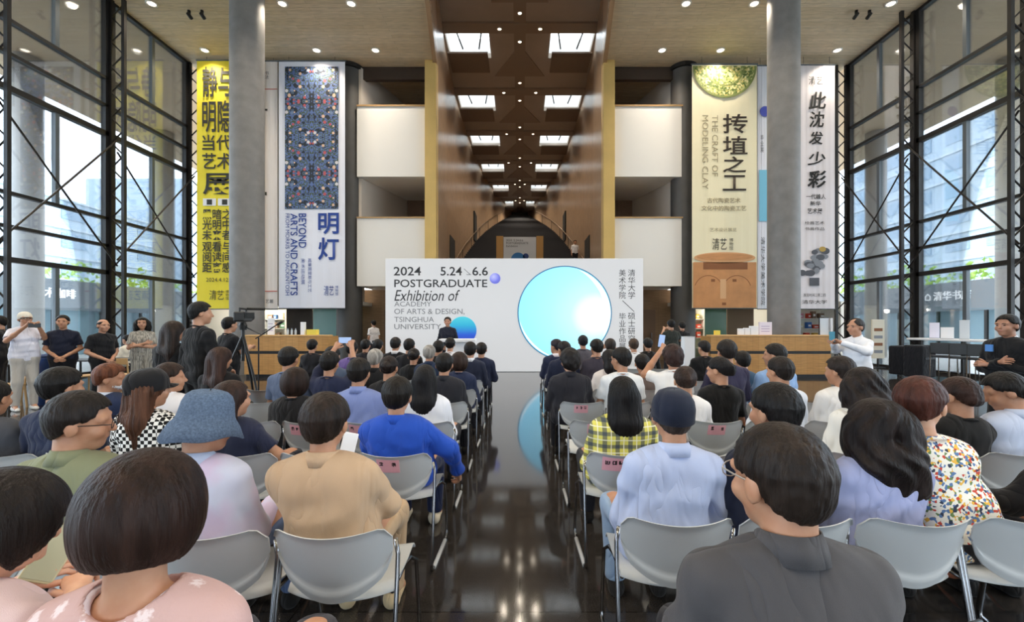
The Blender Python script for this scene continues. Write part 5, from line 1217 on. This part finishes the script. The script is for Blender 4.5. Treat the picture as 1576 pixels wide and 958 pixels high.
for px, Y, lab in ((1453, 12.0, 'black bar chair closest to the dark cases, by the white bar table'), (1483, 11.5, 'black bar chair in the middle of the white bar table'), (1512, 11.0, 'black bar chair beside the guard with crossed arms')): bar_chair(*q(px, Y), -PI/2+.4, lab)
for px, Y, h, lab in ((1391, 13.6, .95, 'black draped equipment case near the right lattice post'), (1415, 12.9, 1.0, 'black draped equipment case beside the bar chairs')):
    x, y = q(px, Y); t = thing('equipment_case', (x, y, 0), .3, lab, 'case'); MB().box((-.3, -.25, .08), (.3, .25, h), bev=.05).build('body', cloth('#1c1d22') if 'cloth' in globals() else M_black, t); MB().box((-.2, -.27, h*.6), (.2, -.24, h*.66)).build('handle', M_chrome, t)
    for sx_ in (-1, 1): MB().tube([(sx_*.22-.02, 0, .04), (sx_*.22+.02, 0, .04)], .04, 10).build('wheel', M_black, t)
for px, Y, py, wd, m_, lab in ((1424, 13.3, 497, .22, plain('white violet card', '#e6e2f0', .6), 'white and violet card stand on the white bar table'), (1443, 12.9, 504, .28, M_print_white, 'low white menu card on the white bar table'), (1468, 12.4, 493, .2, plain('silver frame', '#c9ced2', .3), 'silver framed card on the white bar table')):
    x, y = q(px, Y); z = at(px, py, Y).z; t = thing('card_stand', (12.3, Y, 1.18), -.9, lab, 'sign'); MB().box((-wd/2, -.02, 0), (wd/2, .02, max(.2, z-1.18)), bev=.004).build('card', m_, t); MB().box((-wd/2, -.06, 0), (wd/2, .06, .012)).build('foot', M_alu, t)
# video camera on tripod
x, y = q(374, 6.9); t = thing('tripod', (x, y, 0), label='black camera tripod in front of the left oak counter', cat='tripod')
for k in range(3):
    a = -.4+k*2*PI/3; MB().tube([(0, 0, 1.40), (.25*math.cos(a), .25*math.sin(a), .75), (.46*math.cos(a), .46*math.sin(a), .01)], [.022, .018, .014], 8).build('leg', M_black, t)
MB().tube([(0, 0, 1.0), (0, 0, 1.5)], .025, 8).build('centre_column', M_black, t); MB().lathe([(.05, 1.48), (.06, 1.55), (.04, 1.6)], 14).build('head', M_black, t); MB().tube([(0, 0, 1.54), (.35, -.1, 1.40)], .010, 6).build('pan_handle', M_black, t)
t = thing('video_camera', (x, y, 1.605), .2, 'black video camera mounted on the tripod by the left counter', 'camera'); MB().box((-.075, -.17, 0), (.075, .17, .15), bev=.02).build('body', M_black, t)
MB().tube([(0, .15, .08), (0, .30, .08)], [.055, .065], 16).build('lens', M_black, t); MB().tube([(0, -.12, .2), (0, .14, .2)], .015, 8).tube([(0, .12, .2), (0, .12, .13)], .014, 8).tube([(0, -.12, .2), (0, -.12, .13)], .014, 8).build('handle', M_black, t); MB().tube([(.05, .0, .2), (.28, .10, .2)], .02, 8).build('microphone', M_black, t); MB().box((.08, -.12, .05), (.20, -.10, .14), bev=.005).build('viewfinder', M_black, t)
# light stand beside the tripod
x, y = q(398, 7.4); t = thing('microphone_stand', (x, y, 0), label='thin black microphone boom stand right of the tripod', cat='stand'); MB().tube([(0, 0, 0), (0, 0, 1.35)], .012, 8).build('pole', M_black, t); MB().tube([(-.05, 0, 1.33), (.32, .02, 1.58)], .010, 6).build('boom', M_black, t)
for k in range(3): a = k*2*PI/3; MB().tube([(0, 0, .3), (.3*math.cos(a), .3*math.sin(a), .01)], .009, 6).build('leg', M_black, t)
MB().tube([(.30, .02, 1.565), (.38, .02, 1.61)], .022, 10).build('microphone', M_black, t)
# ------------------------------------------------------------------ the audience
LB = [.66, 1.76, 2.80, 3.75, 4.70, 5.65, 6.60, 7.50, 8.45]; RB = [.66, 1.87, 2.83, 3.78, 4.72, 5.66, 6.60, 7.50, 8.45]
def seat(side, row, k):
    if side == 'L': return ((-.737 if row == 1 else -.785)-.487*k, LB[row])
    return (.655+.496*k, RB[row])
VOX = [.0075, .0085, .010, .011, .0125, .014, .015, .016, .017]
TAKEN = {}; ROOTS = []
def sp(side, row, k, px, py, label, **kw):
    x, yb = seat(side, row, k); kw.setdefault('vox', VOX[row]); lean = kw.get('lean', .0); hf = kw.get('headfwd', .02)
    ry = yb+.25; lim = kw.pop('slide', .05)
    while True:                                        # along the line of sight until nobody is crowded
        Yh = ry+lean-.02+hf; T = EYE-(py-HY)*Yh/F-.014; hx = (px-CX)*Yh/F; sx = max(-lim, min(lim, hx-x)); rx = hx-sx
        if row < 3 or all(abs(rx-a) > .41 or abs(ry-b) > .36 for a, b in ROOTS): break
        ry += .08
    ROOTS.append((rx, ry))
    T = max(1.16, min(1.40, T))
    i = person((rx, ry, 0), T, label, sx=sx, **kw); TAKEN[(side, row, round(k))] = rx; return i
def st(px, py, Y, label, **kw):
    kw.setdefault('vox', .012); T = EYE-(py-HY)*Y/F-.012
    return person(((px-CX)*Y/F, Y, 0), T, label, group=kw.pop('group', 'people standing at the sides'), seated=False, **kw)
K1, K2, BR, RB_, GR = '#14110f', '#1f1815', '#3b261b', '#4a2418', '#6d6a66'
def H(kind, col=K1): return (kind, col)
def phone(info, at_, label, rot=(0, 0, 0), col='#1b1c20', scr=None):
    t = thing('phone', (0, 0, 0), label=label, cat='phone'); Mx = info['root'].matrix_basis
    bpy.context.view_layer.update(); t.location = info['root'].matrix_world @ Vector(at_); t.rotation_euler = rot
    MB().box((-.038, -.004, -.078), (.038, .004, .078), bev=.003).build('case', plain('phone case '+col, col, .4), t); MB().box((-.034, -.0055, -.072), (.034, -.0035, .072)).build('screen', scr or emit('phone screen', '#9fb8e0', .5), t); return t
# --- nearest row
person(((252-CX)*1.0/F, 1.0, 0), 1.247, 'person in a pale pink lace knit top, nearest at the lower left, back turned', hair=('bob', '#24150f'), hopt=dict(wide=1.0, len=-.098), turn=.12, top='pink lace', sleeve='short', vox=.0075, sx=-.035, w=1.05, neck=.30, collar='scoop', fold=.004, arms='lap', legs='#3a3a42')

i = person((-1.29, 1.02, 0), 1.205, 'person at the lower left edge in pink blouse with hoop earring, looking at a phone', hair=('bob', '#17110f'), hopt=dict(wide=.96, len=-.045, slope=.9), top='#e3c9cb', sleeve='short', vox=.008, turn=-.45, nod=.75, sx=.02, earring=True, skinc='#d2a488',
    arms={-1: ((-.24, .06, .72), (-.10, .22, .81), (0, -.5, .8)), 1: ((.22, .02, .68), (.06, .22, .78), (.3, -.6, .8))})
phone(i, (-.05, .27, .88), 'pale gold phone held low by the person at the lower left edge', (-.6, .5, .6), '#b9b48f', plain('dim phone screen', '#a9ab90', .3))
person(((1191-CX)*1.08/F+.06, 1.06, 0), 1.288, 'person in a charcoal grey shirt with spectacles, nearest at the lower right', hair=('short', '#221a15'), hopt=dict(vol=1.0, seed=3), top='#4a494c', sleeve='long', collar=True, vox=.0075, sx=-.055, neck=.27, hipy=-.06, turn=.28, nod=.05, w=1.12, bulk=1.08, glasses='#b9b2aa', fold=.015, arms='lap', legs='#26262c')
# --- row 1
sp('L', 1, 0, 502, 605, 'person in a tan blazer holding a white phone beside the aisle', hair=H('short', '#231a15'), hopt=dict(vol=1.35, seed=1, nape=-.098), top='#bfa386', sleeve='jacket', collar=True, w=1.12, legs='#b89d7e', shoes='#c9b48f', arms={-1: ((-.21, .06, .72), (-.06, .30, .66), (0, 0, 1)), 1: ((.19, .09, .70), (-.02, .31, .80), (.1, -.8, .6))}, fold=.008)
phone(INFO[-1], (-.09, .36, .89), 'white phone held up in front of the person in the tan blazer', (-.3, .3, .5), '#e9e9ec', plain('pale phone screen', '#dfe3ea', .3))
sp('L', 1, 1, 312, 606, 'person in a denim bucket hat and pale lilac top', hair=H('capbase', '#4a3a30'), hat=('bucket', 'denim'), turn=-.55, nod=.15, top='lilac mix', sleeve='long', legs='#5b6f95', collar='#b9c6e2')
sp('L', 1, 2, 120, 601, 'person in an olive green overshirt with dark spectacles', hair=H('short', '#1b1512'), hopt=dict(vol=1.15), turn=-1.0, nod=.12, tilt=.12, glasses='#2b2320', top='#7f8468', sleeve='long', collar=True, w=1.15, bulk=1.1, fold=.013, lean=-.03)
sp('R', 1, 0, 1034, 596, 'person in a navy cap and light blue oxford shirt', hair=H('capbase', '#3a302a'), hat=('cap', '#1d2334'), top='#b4c1e2', sleeve='long', collar=True, w=1.08, legs='#8ea6c4', fold=.012, shoes='#22201f')
sp('R', 1, 1, 1192, 590, 'person in a navy T-shirt, half hidden behind the charcoal shirt', hair=H('short', '#120f0e'), hopt=dict(vol=1.3, nape=-.098), top='#20263a', w=1.1, bulk=1.05, turn=.35)
sp('R', 1, 2, 1352, 610, 'person in a lavender blue blouse, leaning left in front of the floral shirt', hair=H('wavy', '#1c1412'), hopt=dict(len=-.27, sway=.07, wide=1.15, seed=2), top='#a4acd4', sleeve='long', turn=-.1, tilt=-.10, w=1.1, fold=.013)
sp('R', 1, 3, 1413, 580, 'person in a colourful floral shirt looking right', hair=H('short', '#42231b'), hopt=dict(vol=1.25, nape=-.09), slide=.14, turn=-1.0, top='floral', sleeve='short', lean=.06, face=True, skinc='#d0a183')
sp('R', 1, 4, 1690, 580, 'person in black at the right picture edge, only sleeve and hand showing', hair=H('short'), top='#17171a', sleeve='long', skinc='#b8755a', arms={-1: ((-.25, .10, .655), (-.47, .20, .70), (-.3, -.4, .8)), 1: ((.22, .06, .72), (.09, .3, .62), (0, 0, 1))})
# --- row 2
sp('L', 2, 0, 612, 580, 'person in a bright royal blue windbreaker on the aisle', hair=H('short', '#16120f'), hopt=dict(vol=1.3, seed=5), top='#244fb6', sleeve='jacket', w=1.15, legs='#1c2748', collar=True, fold=.011, arms={-1: ((-.25, .06, .70), (-.10, .3, .62), (0, 0, 1)), 1: ((.31, .02, .68), (.34, .16, .50), (1, 0, .2))}, shoes='#d7cdb8')
sp('L', 2, 2, 357, 586, 'person in a dark navy T-shirt with long hair, arm resting on the chair side', hair=H('long', '#2a1b15'), hopt=dict(len=-.26), top='#23283f', turn=-.5, arms={-1: ((-.22, .06, .70), (-.09, .3, .62), (0, 0, 1)), 1: ((.26, .0, .66), (.30, .16, .53), (1, 0, .2))}, hipy=.02)
sp('L', 2, 3, 230, 569, 'person in a black cap and black and white checked top', hair=H('long', '#4f3324'), hopt=dict(len=-.36, wide=1.1, amp=.004), hat=('cap', '#17171a'), turn=-.5, top='checker', sleeve='long')
sp('L', 2, 4, 96, 566, 'person in a plain navy T-shirt behind the olive overshirt', hair=H('short', '#120f0e'), hopt=dict(vol=1.5, seed=4), top='#27304a', turn=-.3, w=1.1)
sp('L', 2, 5, -14, 600, 'person cut by the left picture edge, only cheek and hair showing', hair=H('short', '#1d1a19'), turn=.2, top='#4a4d55')
sp('R', 2, 0, 958, 577, 'person in a yellow and navy plaid shirt with long straight black hair', hair=H('long', '#100e0e'), hopt=dict(len=-.33, wide=.95), top='plaid', sleeve='long', w=1.05)
sp('R', 2, 3, 1326, 563, 'person in a white top, second row, before the counter end', hair=H('wavy', '#1d1614'), hopt=dict(len=-.2, seed=6), top='#e2dfd8', sleeve='long')
sp('R', 2, 4, 1474, 580, 'person in a black top with a hair clip beside the floral shirt', hair=H('up', '#2c1c17'), hopt=dict(vol=1.5, bun=(0, -.10, -.02), bunr=(.06, .04, .045)), top='#161617', turn=.25, sleeve='short')
sp('R', 2, 5, 1556, 572, 'person in a pale blue shirt at the right edge, head bowed left', hair=H('short', '#14110f'), hopt=dict(vol=1.25), turn=1.0, nod=.35, top='#c3cfe8', sleeve='long', w=1.1, collar=True)
# --- row 3
sp('L', 3, 0, 655, 560, 'person in a white shirt with long black hair down the back', hair=H('long', '#131112'), hopt=dict(len=-.36, wide=.95), top='#e4e6ee', sleeve='long')
sp('L', 3, 1, 553, 551, 'person in a periwinkle blue shirt behind the royal blue windbreaker', hair=H('short', '#16120f'), hopt=dict(vol=1.2), top='#7f8fc4', sleeve='long', collar=True)
sp('L', 3, 2.45, 455, 566, 'person with a dark bob in black, behind the tan blazer', hair=H('bob', '#241813'), hopt=dict(wide=1.0, len=-.15), top='#1b1a1c')
sp('L', 3, 4, 262, 559, 'person in a white collared shirt just behind the black cap', hair=H('short', '#2a1d17'), hopt=dict(vol=1.4), turn=-.9, top='#e3e2e6', sleeve='long', collar=True)
sp('L', 3, 5, 168, 560, 'person in a navy jacket wearing a white face mask', hair=H('short', '#5a3320'), hopt=dict(vol=1.5, nape=-.09), turn=-1.05, nod=.1, mask=True, top='#24304f', sleeve='jacket', collar='#c9d3e6')
sp('R', 3, 1.6, 1054, 576, 'person in a white blouse with a twisted updo', hair=H('up', '#2a1d18'), hopt=dict(vol=1.6, bun=(0, -.10, .01)), top='#e9e8ea', turn=-.2, sleeve='long')
sp('R', 3, 2.4, 1108, 549, 'person in a black round neck top with a hair claw', hair=H('up', '#141112'), hopt=dict(vol=1.35, bun=(.01, -.11, -.01), bunr=(.055, .05, .07)), turn=.7, nod=.1, top='#131314')
sp('R', 3, 3.4, 1200, 549, 'person in a white shirt in the third row by the counter', hair=H('short', '#1c1613'), hopt=dict(vol=1.2), turn=.35, top='#dbe2ee', sleeve='long', collar=True)
sp('R', 3, 4.4, 1292, 549, 'person in a white blouse farther right, looking left', hair=H('short', '#221b18'), hopt=dict(vol=1.5, nape=-.12), turn=.5, top='#eceae8', sleeve='long')
# --- row 4
sp('L', 4, 0, 684, 543, 'person in a charcoal jacket on the aisle, fourth row', hair=H('short'), top='#24252c', sleeve='jacket', collar=True)
sp('L', 4, 1.1, 599, 548, 'person in black with a small bun, left of the aisle', hair=H('up', '#1d1614'), hopt=dict(vol=1.4), top='#1b1b1d', sleeve='long')
i = sp('L', 4, 2.0, 508, 541, 'person in navy sleeves raising a phone with both hands', hair=H('short'), hopt=dict(vol=1.3), top='#232a45', sleeve='three', arms={-1: ((-.22, .10, 1.02), (-.10, .24, 1.27), (0, -1, .2)), 1: ((.18, .14, 1.0), (.10, .24, 1.28), (0, -1, .2))})
phone(i, (.0, .30, 1.37), 'dark phone raised by the person in navy sleeves', (0, PI/2, 0))
sp('L', 4, 2.8, 445, 534, 'person in a grey blue shirt in front of the oak counter', hair=H('short', '#171412'), hopt=dict(vol=1.3), top='#5d6b86')
sp('L', 4, 5, 340, 533, 'person with very long brown hair in a black cardigan', hair=H('long', '#33211a'), hopt=dict(len=-.45, wide=1.15), top='#17171a', sleeve='long', turn=-.3)
sp('R', 4, -.2, 877, 537, 'person in a charcoal suit jacket with curly hair on the aisle', hair=H('curly', '#171312'), hopt=dict(seed=1), top='#26262d', sleeve='jacket', collar=True, turn=.3)
sp('R', 4, .95, 956, 535, 'person in a white T-shirt with dark spectacles', hair=H('short', '#131110'), hopt=dict(vol=1.3), turn=.6, glasses='#222222', top='#e6eaee', w=1.1)
i = sp('R', 4, 2.05, 1035, 531, 'person in a white T-shirt raising a phone with the left arm', hair=H('curly', '#2d1d19'), hopt=dict(seed=2), top='#f0f0f0', arms={-1: ((-.27, .08, .99), (-.02, .26, 1.26), (0, -1, .2)), 1: ((.22, .08, .74), (.09, .3, .62), (0, 0, 1))})
phone(i, (.0, .32, 1.36), 'phone with lit screen raised over the white T-shirt', (0, .15, 0))
sp('R', 4, 3.3, 1118, 523, 'person in a dusky violet shirt before the oak counter', hair=H('short', '#1b1613'), hopt=dict(vol=1.3), top='#34324a', w=1.1, sleeve='long')
sp('R', 4, 4.35, 1192, 529, 'person in a sky blue shirt facing left before the counter', hair=H('short'), hopt=dict(vol=1.2), turn=.9, top='#8fb0dc', sleeve='long')
# --- row 5
sp('L', 5, 0, 707, 541, 'person with a brown bob in navy, fifth row at the aisle', hair=H('bob', '#2a1d17'), top='#27304c', sleeve='long')
sp('L', 5, 2.2, 578, 537, 'person with grey hair in a black suit', hair=H('short', '#8f8b85'), hopt=dict(vol=1.1), top='#17181b', sleeve='jacket', collar=True)
sp('L', 5, 3.3, 512, 533, 'person in a slate shirt with a yellow lanyard', hair=H('short'), top='#4d5b74', sleeve='long')
sp('R', 5, 1.05, 938, 537, 'person with long black hair in beige, behind the white T-shirt', hair=H('long', '#161313'), hopt=dict(len=-.2), top='#d9d0cb', turn=.4)
sp('R', 5, 1.95, 988, 545, 'person in a taupe shirt left of the raised phone arm', hair=H('short', '#191514'), top='#6b5d58')
sp('R', 5, 4.6, 1142, 540, 'person in a teal blue shirt just right of the violet shirt', hair=H('short'), top='#2f4a63')
# --- row 6
sp('L', 6, 0, 724, 526, 'person in a navy blazer with collar, sixth row at the aisle', hair=H('short'), top='#1e2438', sleeve='jacket', collar='#d9dbe2')
sp('L', 6, 1.2, 661, 531, 'person with grey hair in a navy shirt', hair=H('short', '#87837e'), top='#22304a', collar=True)
sp('L', 6, 1.8, 637, 536, 'person in black with hair clipped up before the screen', hair=H('up', '#181414'), hopt=dict(vol=1.3), top='#161618')
sp('R', 6, 0, 868, 525, 'person in a dark navy suit at the right aisle edge', hair=H('short', '#181416'), top='#1b2137', sleeve='jacket', collar='#e3e1e6', turn=.6)
sp('R', 6, 1, 918, 522, 'person in a plum grey shirt under the big blue sphere', hair=H('short', '#12110f'), hopt=dict(vol=1.25), top='#3c3843', turn=.3)
# --- row 7
sp('L', 7, 0, 741, 527, 'person in a navy jacket at the aisle, near the front', hair=H('short', '#1c1816'), top='#202740', sleeve='jacket')
sp('L', 7, 1.3, 675, 524, 'person in black just left of the speaker lectern', hair=H('short'), top='#17171b')
sp('L', 7, 2.3, 630, 521, 'person in a black suit, right one of two below the grey heading', hair=H('short'), top='#16161a', sleeve='jacket')
sp('L', 7, 2.8, 609, 519, 'person in a black suit, left one of two below the grey heading', hair=H('short', '#1d1918'), top='#15161a', sleeve='jacket', collar='#d9d9dd')
sp('L', 7, 4.3, 542, 526, 'person in a violet scarf top near the left lobby door', hair=H('short', '#161211'), hopt=dict(vol=1.3), top='#6d5a96')
sp('R', 7, -.05, 856, 522, 'person at the right aisle near the front in navy, face turned left', hair=H('short', '#211b22'), top='#232a44', sleeve='jacket', turn=.9, collar='#e7dfe4')
sp('R', 7, 1.8, 939, 521, 'person holding both hands to the head near the screen edge', hair=H('short', '#2b2522'), top='#3f3d3d', arms={-1: ((-.27, .08, .99), (-.13, .10, 1.14), (-.6, -.5, .3)), 1: ((.27, .08, .99), (.13, .10, 1.14), (.6, -.5, .3))})
sp('R', 7, 5.05, 1083, 524, 'person in a black shirt left of the violet shirt, near the counter', hair=H('short', '#191615'), top='#141416', turn=.4, w=1.1)
# --- row 8
sp('L', 8, 1.2, 693, 520, 'person in a white shirt directly below the speaker', hair=H('short', '#141110'), hopt=dict(vol=1.2), top='#eeeef2', sleeve='long')
sp('L', 8, 4.1, 582, 522, 'person in dark clothes right of the white lobby figure', hair=H('short', '#151313'), top='#1d1d22')
sp('L', 8, 4.6, 563, 522, 'person in dark clothes below the left lobby door', hair=H('short', '#151313'), top='#24242a')
sp('L', 8, 6.6, 481, 522, 'person in dark clothes before the right end of the left counter', hair=H('short', '#151313'), top='#1d1d22')
sp('R', 8, 1.15, 897, 516, 'person in a grey suit highest against the blue sphere', hair=H('short', '#17191c'), top='#55525a', sleeve='jacket')
sp('R', 8, 3.1, 975, 521, 'person in a white shirt with cropped brown hair under the vertical lettering', hair=H('short', '#3b2d24'), top='#ececf0')
sp('R', 8, 3.7, 997, 520, 'person in a black shirt at the right end of the screen', hair=H('short', '#141212'), top='#131315', sleeve='long')
# white phone of the tan blazer
# ------------------------------------------------------------------ people on their feet
sm = 'people standing at the sides'
i = st(38, 480, 8.2, 'person in a white cap, white T-shirt and pale trousers filming with raised hands', rz=PI+1.1, hair=H('capbase', K1), hat=('cap', '#d9d3c4', '#2b2a28'), top='#dcdbe6', legs='#b9b3ab', shoes='#e6e2dc', face=True, arms='photo', vox=.010, w=1.05, hem=.80)
phone(i, (0, .45, 1.55), 'phone held up by the person in the white cap', (0, PI/2, PI+.9))
st(97, 485, 8.5, 'person in a navy T-shirt standing with clasped hands', rz=PI+.6, hair=H('short'), top='#191d2e', legs='#17171b', face=True, arms='clasp', w=1.08, skinc='#b98a6c')
st(158, 491, 8.7, 'person in a black T-shirt with shaven head, arms folded low, turned right', rz=-PI/2-.3, hair=H('bald', '#2a2522'), top='#17171a', legs='#141416', face=True, arms='clasp', skinc='#bd8f74', w=1.1)
st(219, 488, 9.3, 'person in a long grey striped dress with bent arms', rz=PI+.6, hair=H('wavy', K1), hopt=dict(len=-.26), top='grey stripe', legs='grey stripe', skirt=True, face=True, arms='crossed', w=.95)
st(266, 493, 5.35, 'person with long dark hair in a black top, standing back turned', hair=H('long', '#2b211c'), hopt=dict(len=-.42, wide=1.05), top='#131316', legs='#17171b', sleeve='long', turn=-.2)
i = st(307, 465, 5.15, 'tall person all in black standing and looking right, phone at hip', rz=-.35, hair=H('short', '#12100f'), hopt=dict(vol=1.35), turn=-.5, top='#131315', legs='#141416', sleeve='long', arms={-1: ((-.22, -.03, 1.10), (-.12, .16, .98), (0, -.4, .8)), 1: ((.22, .02, 1.12), (.12, .26, 1.02), (0, 0, 1))})
phone(i, (-.14, -.02, 1.12), 'phone held at hip level behind the tall person in black', (0, .3, 0), '#e3dfd3')
st(352, 488, 7.4, 'person in black behind the video camera', hair=H('short'), top='#18181b', legs='#1c1c20', arms='phone', rz=-.4)
st(0, 486, 8.9, 'person in dark clothes cut by the left picture edge, standing', rz=PI-.9, hair=H('short'), top='#222226', legs='#1b1b1f', face=True, arms='phone')
st(689, 488, 12.1, 'speaker in a dark suit standing behind the white lectern', rz=PI, group='people by the screen', hair=H('short', '#2a2522'), top='#1a1d2b', legs='#1a1d2b', sleeve='jacket', collar='#d9dbe0', face=True, arms='clasp', skinc='#b98a70')
i = st(1318, 490, 6.6, 'person in a white shirt by the right counter, filming with a phone held out', rz=PI/2+.25, hair=H('short', '#2b2724'), hopt=dict(thin=True), top='#e6e8ee', legs='#17171c', face=True, arms={-1: ((-.24, .10, 1.17), (-.06, .36, 1.30), (0, -1, .3)), 1: ((.24, .10, 1.17), (.06, .36, 1.30), (0, -1, .3))}, sleeve='long', collar=True, skinc='#b98a6e', w=1.08)
phone(i, (0, .45, 1.38), 'teal phone held out by the person in white shirt at the right counter', (0, 0, PI/2+.5), '#2f7f95')
i = st(1552, 484, 5.2, 'guard in a black suit with blue badge, arms crossed at the right edge', rz=PI/2+.15, hair=H('short', '#12100f'), top='#131417', legs='#131417', sleeve='jacket', collar='#d7dbe4', face=True, arms='crossed', skinc='#ad7f66', w=1.08, vox=.011)
MB().box((.03, .165, 1.24), (.10, .185, 1.32)).build('badge', plain('blue badge', '#4f86c9', .5), i['root'])
st(1033, 492, 11.4, 'person with a dark camera at the right end of the screen', group='people by the screen', hair=H('short'), top='#2b2f2b', legs='#1c1c1f', arms='photo', vox=.015)
st(1050, 495, 13.0, 'person in black standing beside the camera user', group='people by the screen', hair=H('short'), top='#161618', legs='#161618', arms='down', vox=.015)
st(575, 493, 17.3, 'person in a white shirt by the left lobby door', group='people by the screen', hair=H('short'), top='#e3e0e2', legs='#3a3a40', arms='down', vox=.016, rz=.8)
st(883, 371, 29.5, 'person in a white top standing on the dark stair', group='people by the screen', hair=H('short'), top='#e0dfe0', legs='#222226', arms='down', vox=.018, rz=PI) if False else None
x_, y_ = (885-CX)*27.5/F, 27.5
person((x_, y_, stair_z(27.5)+.05), 1.7, 'small figure in a white top standing on the dark stair by the right wall', group='people by the screen', seated=False, rz=PI, hair=H('short'), top='#e0dfe0', legs='#222226', arms='down', vox=.018)
p_ = at(195, 509, 11.9); person((p_.x, 11.9, 0), 1.3, 'person in a cream top seated at a cafe table on the left', group='people at the cafe tables', seated=True, rz=PI/2, hair=H('short'), top='#ded6c6', sleeve='long', face=True, vox=.014)
# ------------------------------------------------------------------ chairs of the audience
ordw = ['first', 'second', 'third', 'fourth', 'fifth', 'sixth', 'seventh', 'eighth']; roww = ['nearest', 'second', 'third', 'fourth', 'fifth', 'sixth', 'seventh', 'eighth', 'ninth']
PINK = {('L', 2, 0), ('L', 2, 1), ('L', 2, 2), ('L', 3, 0), ('L', 3, 1), ('L', 3, 2), ('L', 4, 3), ('L', 4, 2), ('R', 2, 0), ('R', 2, 1), ('R', 3, 0), ('R', 3, 2), ('R', 3, 1), ('R', 4, 0), ('R', 4, 1)}
rnd = random.Random(11)
for side in 'LR':
    for row in range(0, 9):
        for k in range(0, (3, 5, 6, 6, 6, 6, 5, 5, 5)[row]):
            if side == 'R' and row == 1 and k > 4: continue
            x, yb = seat(side, row, k)
            if row == 0:
                if (side, k) not in (('L', 0), ('L', 1), ('R', 0)): continue
                x = {('L', 0): -.735, ('L', 1): -1.2, ('R', 0): .585}[(side, k)]; 
            place_chair(x, yb+rnd.uniform(-.015, .015), rnd.uniform(-.03, .03), 'grey stacking chair %s of aisle, %s row from viewer, %s seat from aisle' % ('left' if side == 'L' else 'right', roww[row], ordw[k]), pink=(side, row, k) in PINK, seed=row*7+k*3+(side == 'R'))
# black backpack on the floor in the lower right corner
t = thing('backpack', (1.05, .98, .47), .3, 'black backpack in the lower right corner', 'bag'); fb = Field((-.25, -.2, -.01), (.25, .2, .52), .012); fb.ell((0, 0, .16), (.22, .13, .20)); fb.ell((0, -.11, .12), (.14, .06, .09), k=.03); fb.cut(lambda X, Y, Z: .0-Z); link_mesh('pack_body', quad_mesh('pack_body', [fb.mesh()]), cloth('#151517'), t)
MB().tube([(-.05, .05, .33), (-.03, .05, .375), (.03, .05, .375), (.05, .05, .33)], .008, 8).build('carry_handle', M_black, t, True)
place_chair(1.02, .70, 0, 'grey stacking chair under the black backpack in the lower right corner')
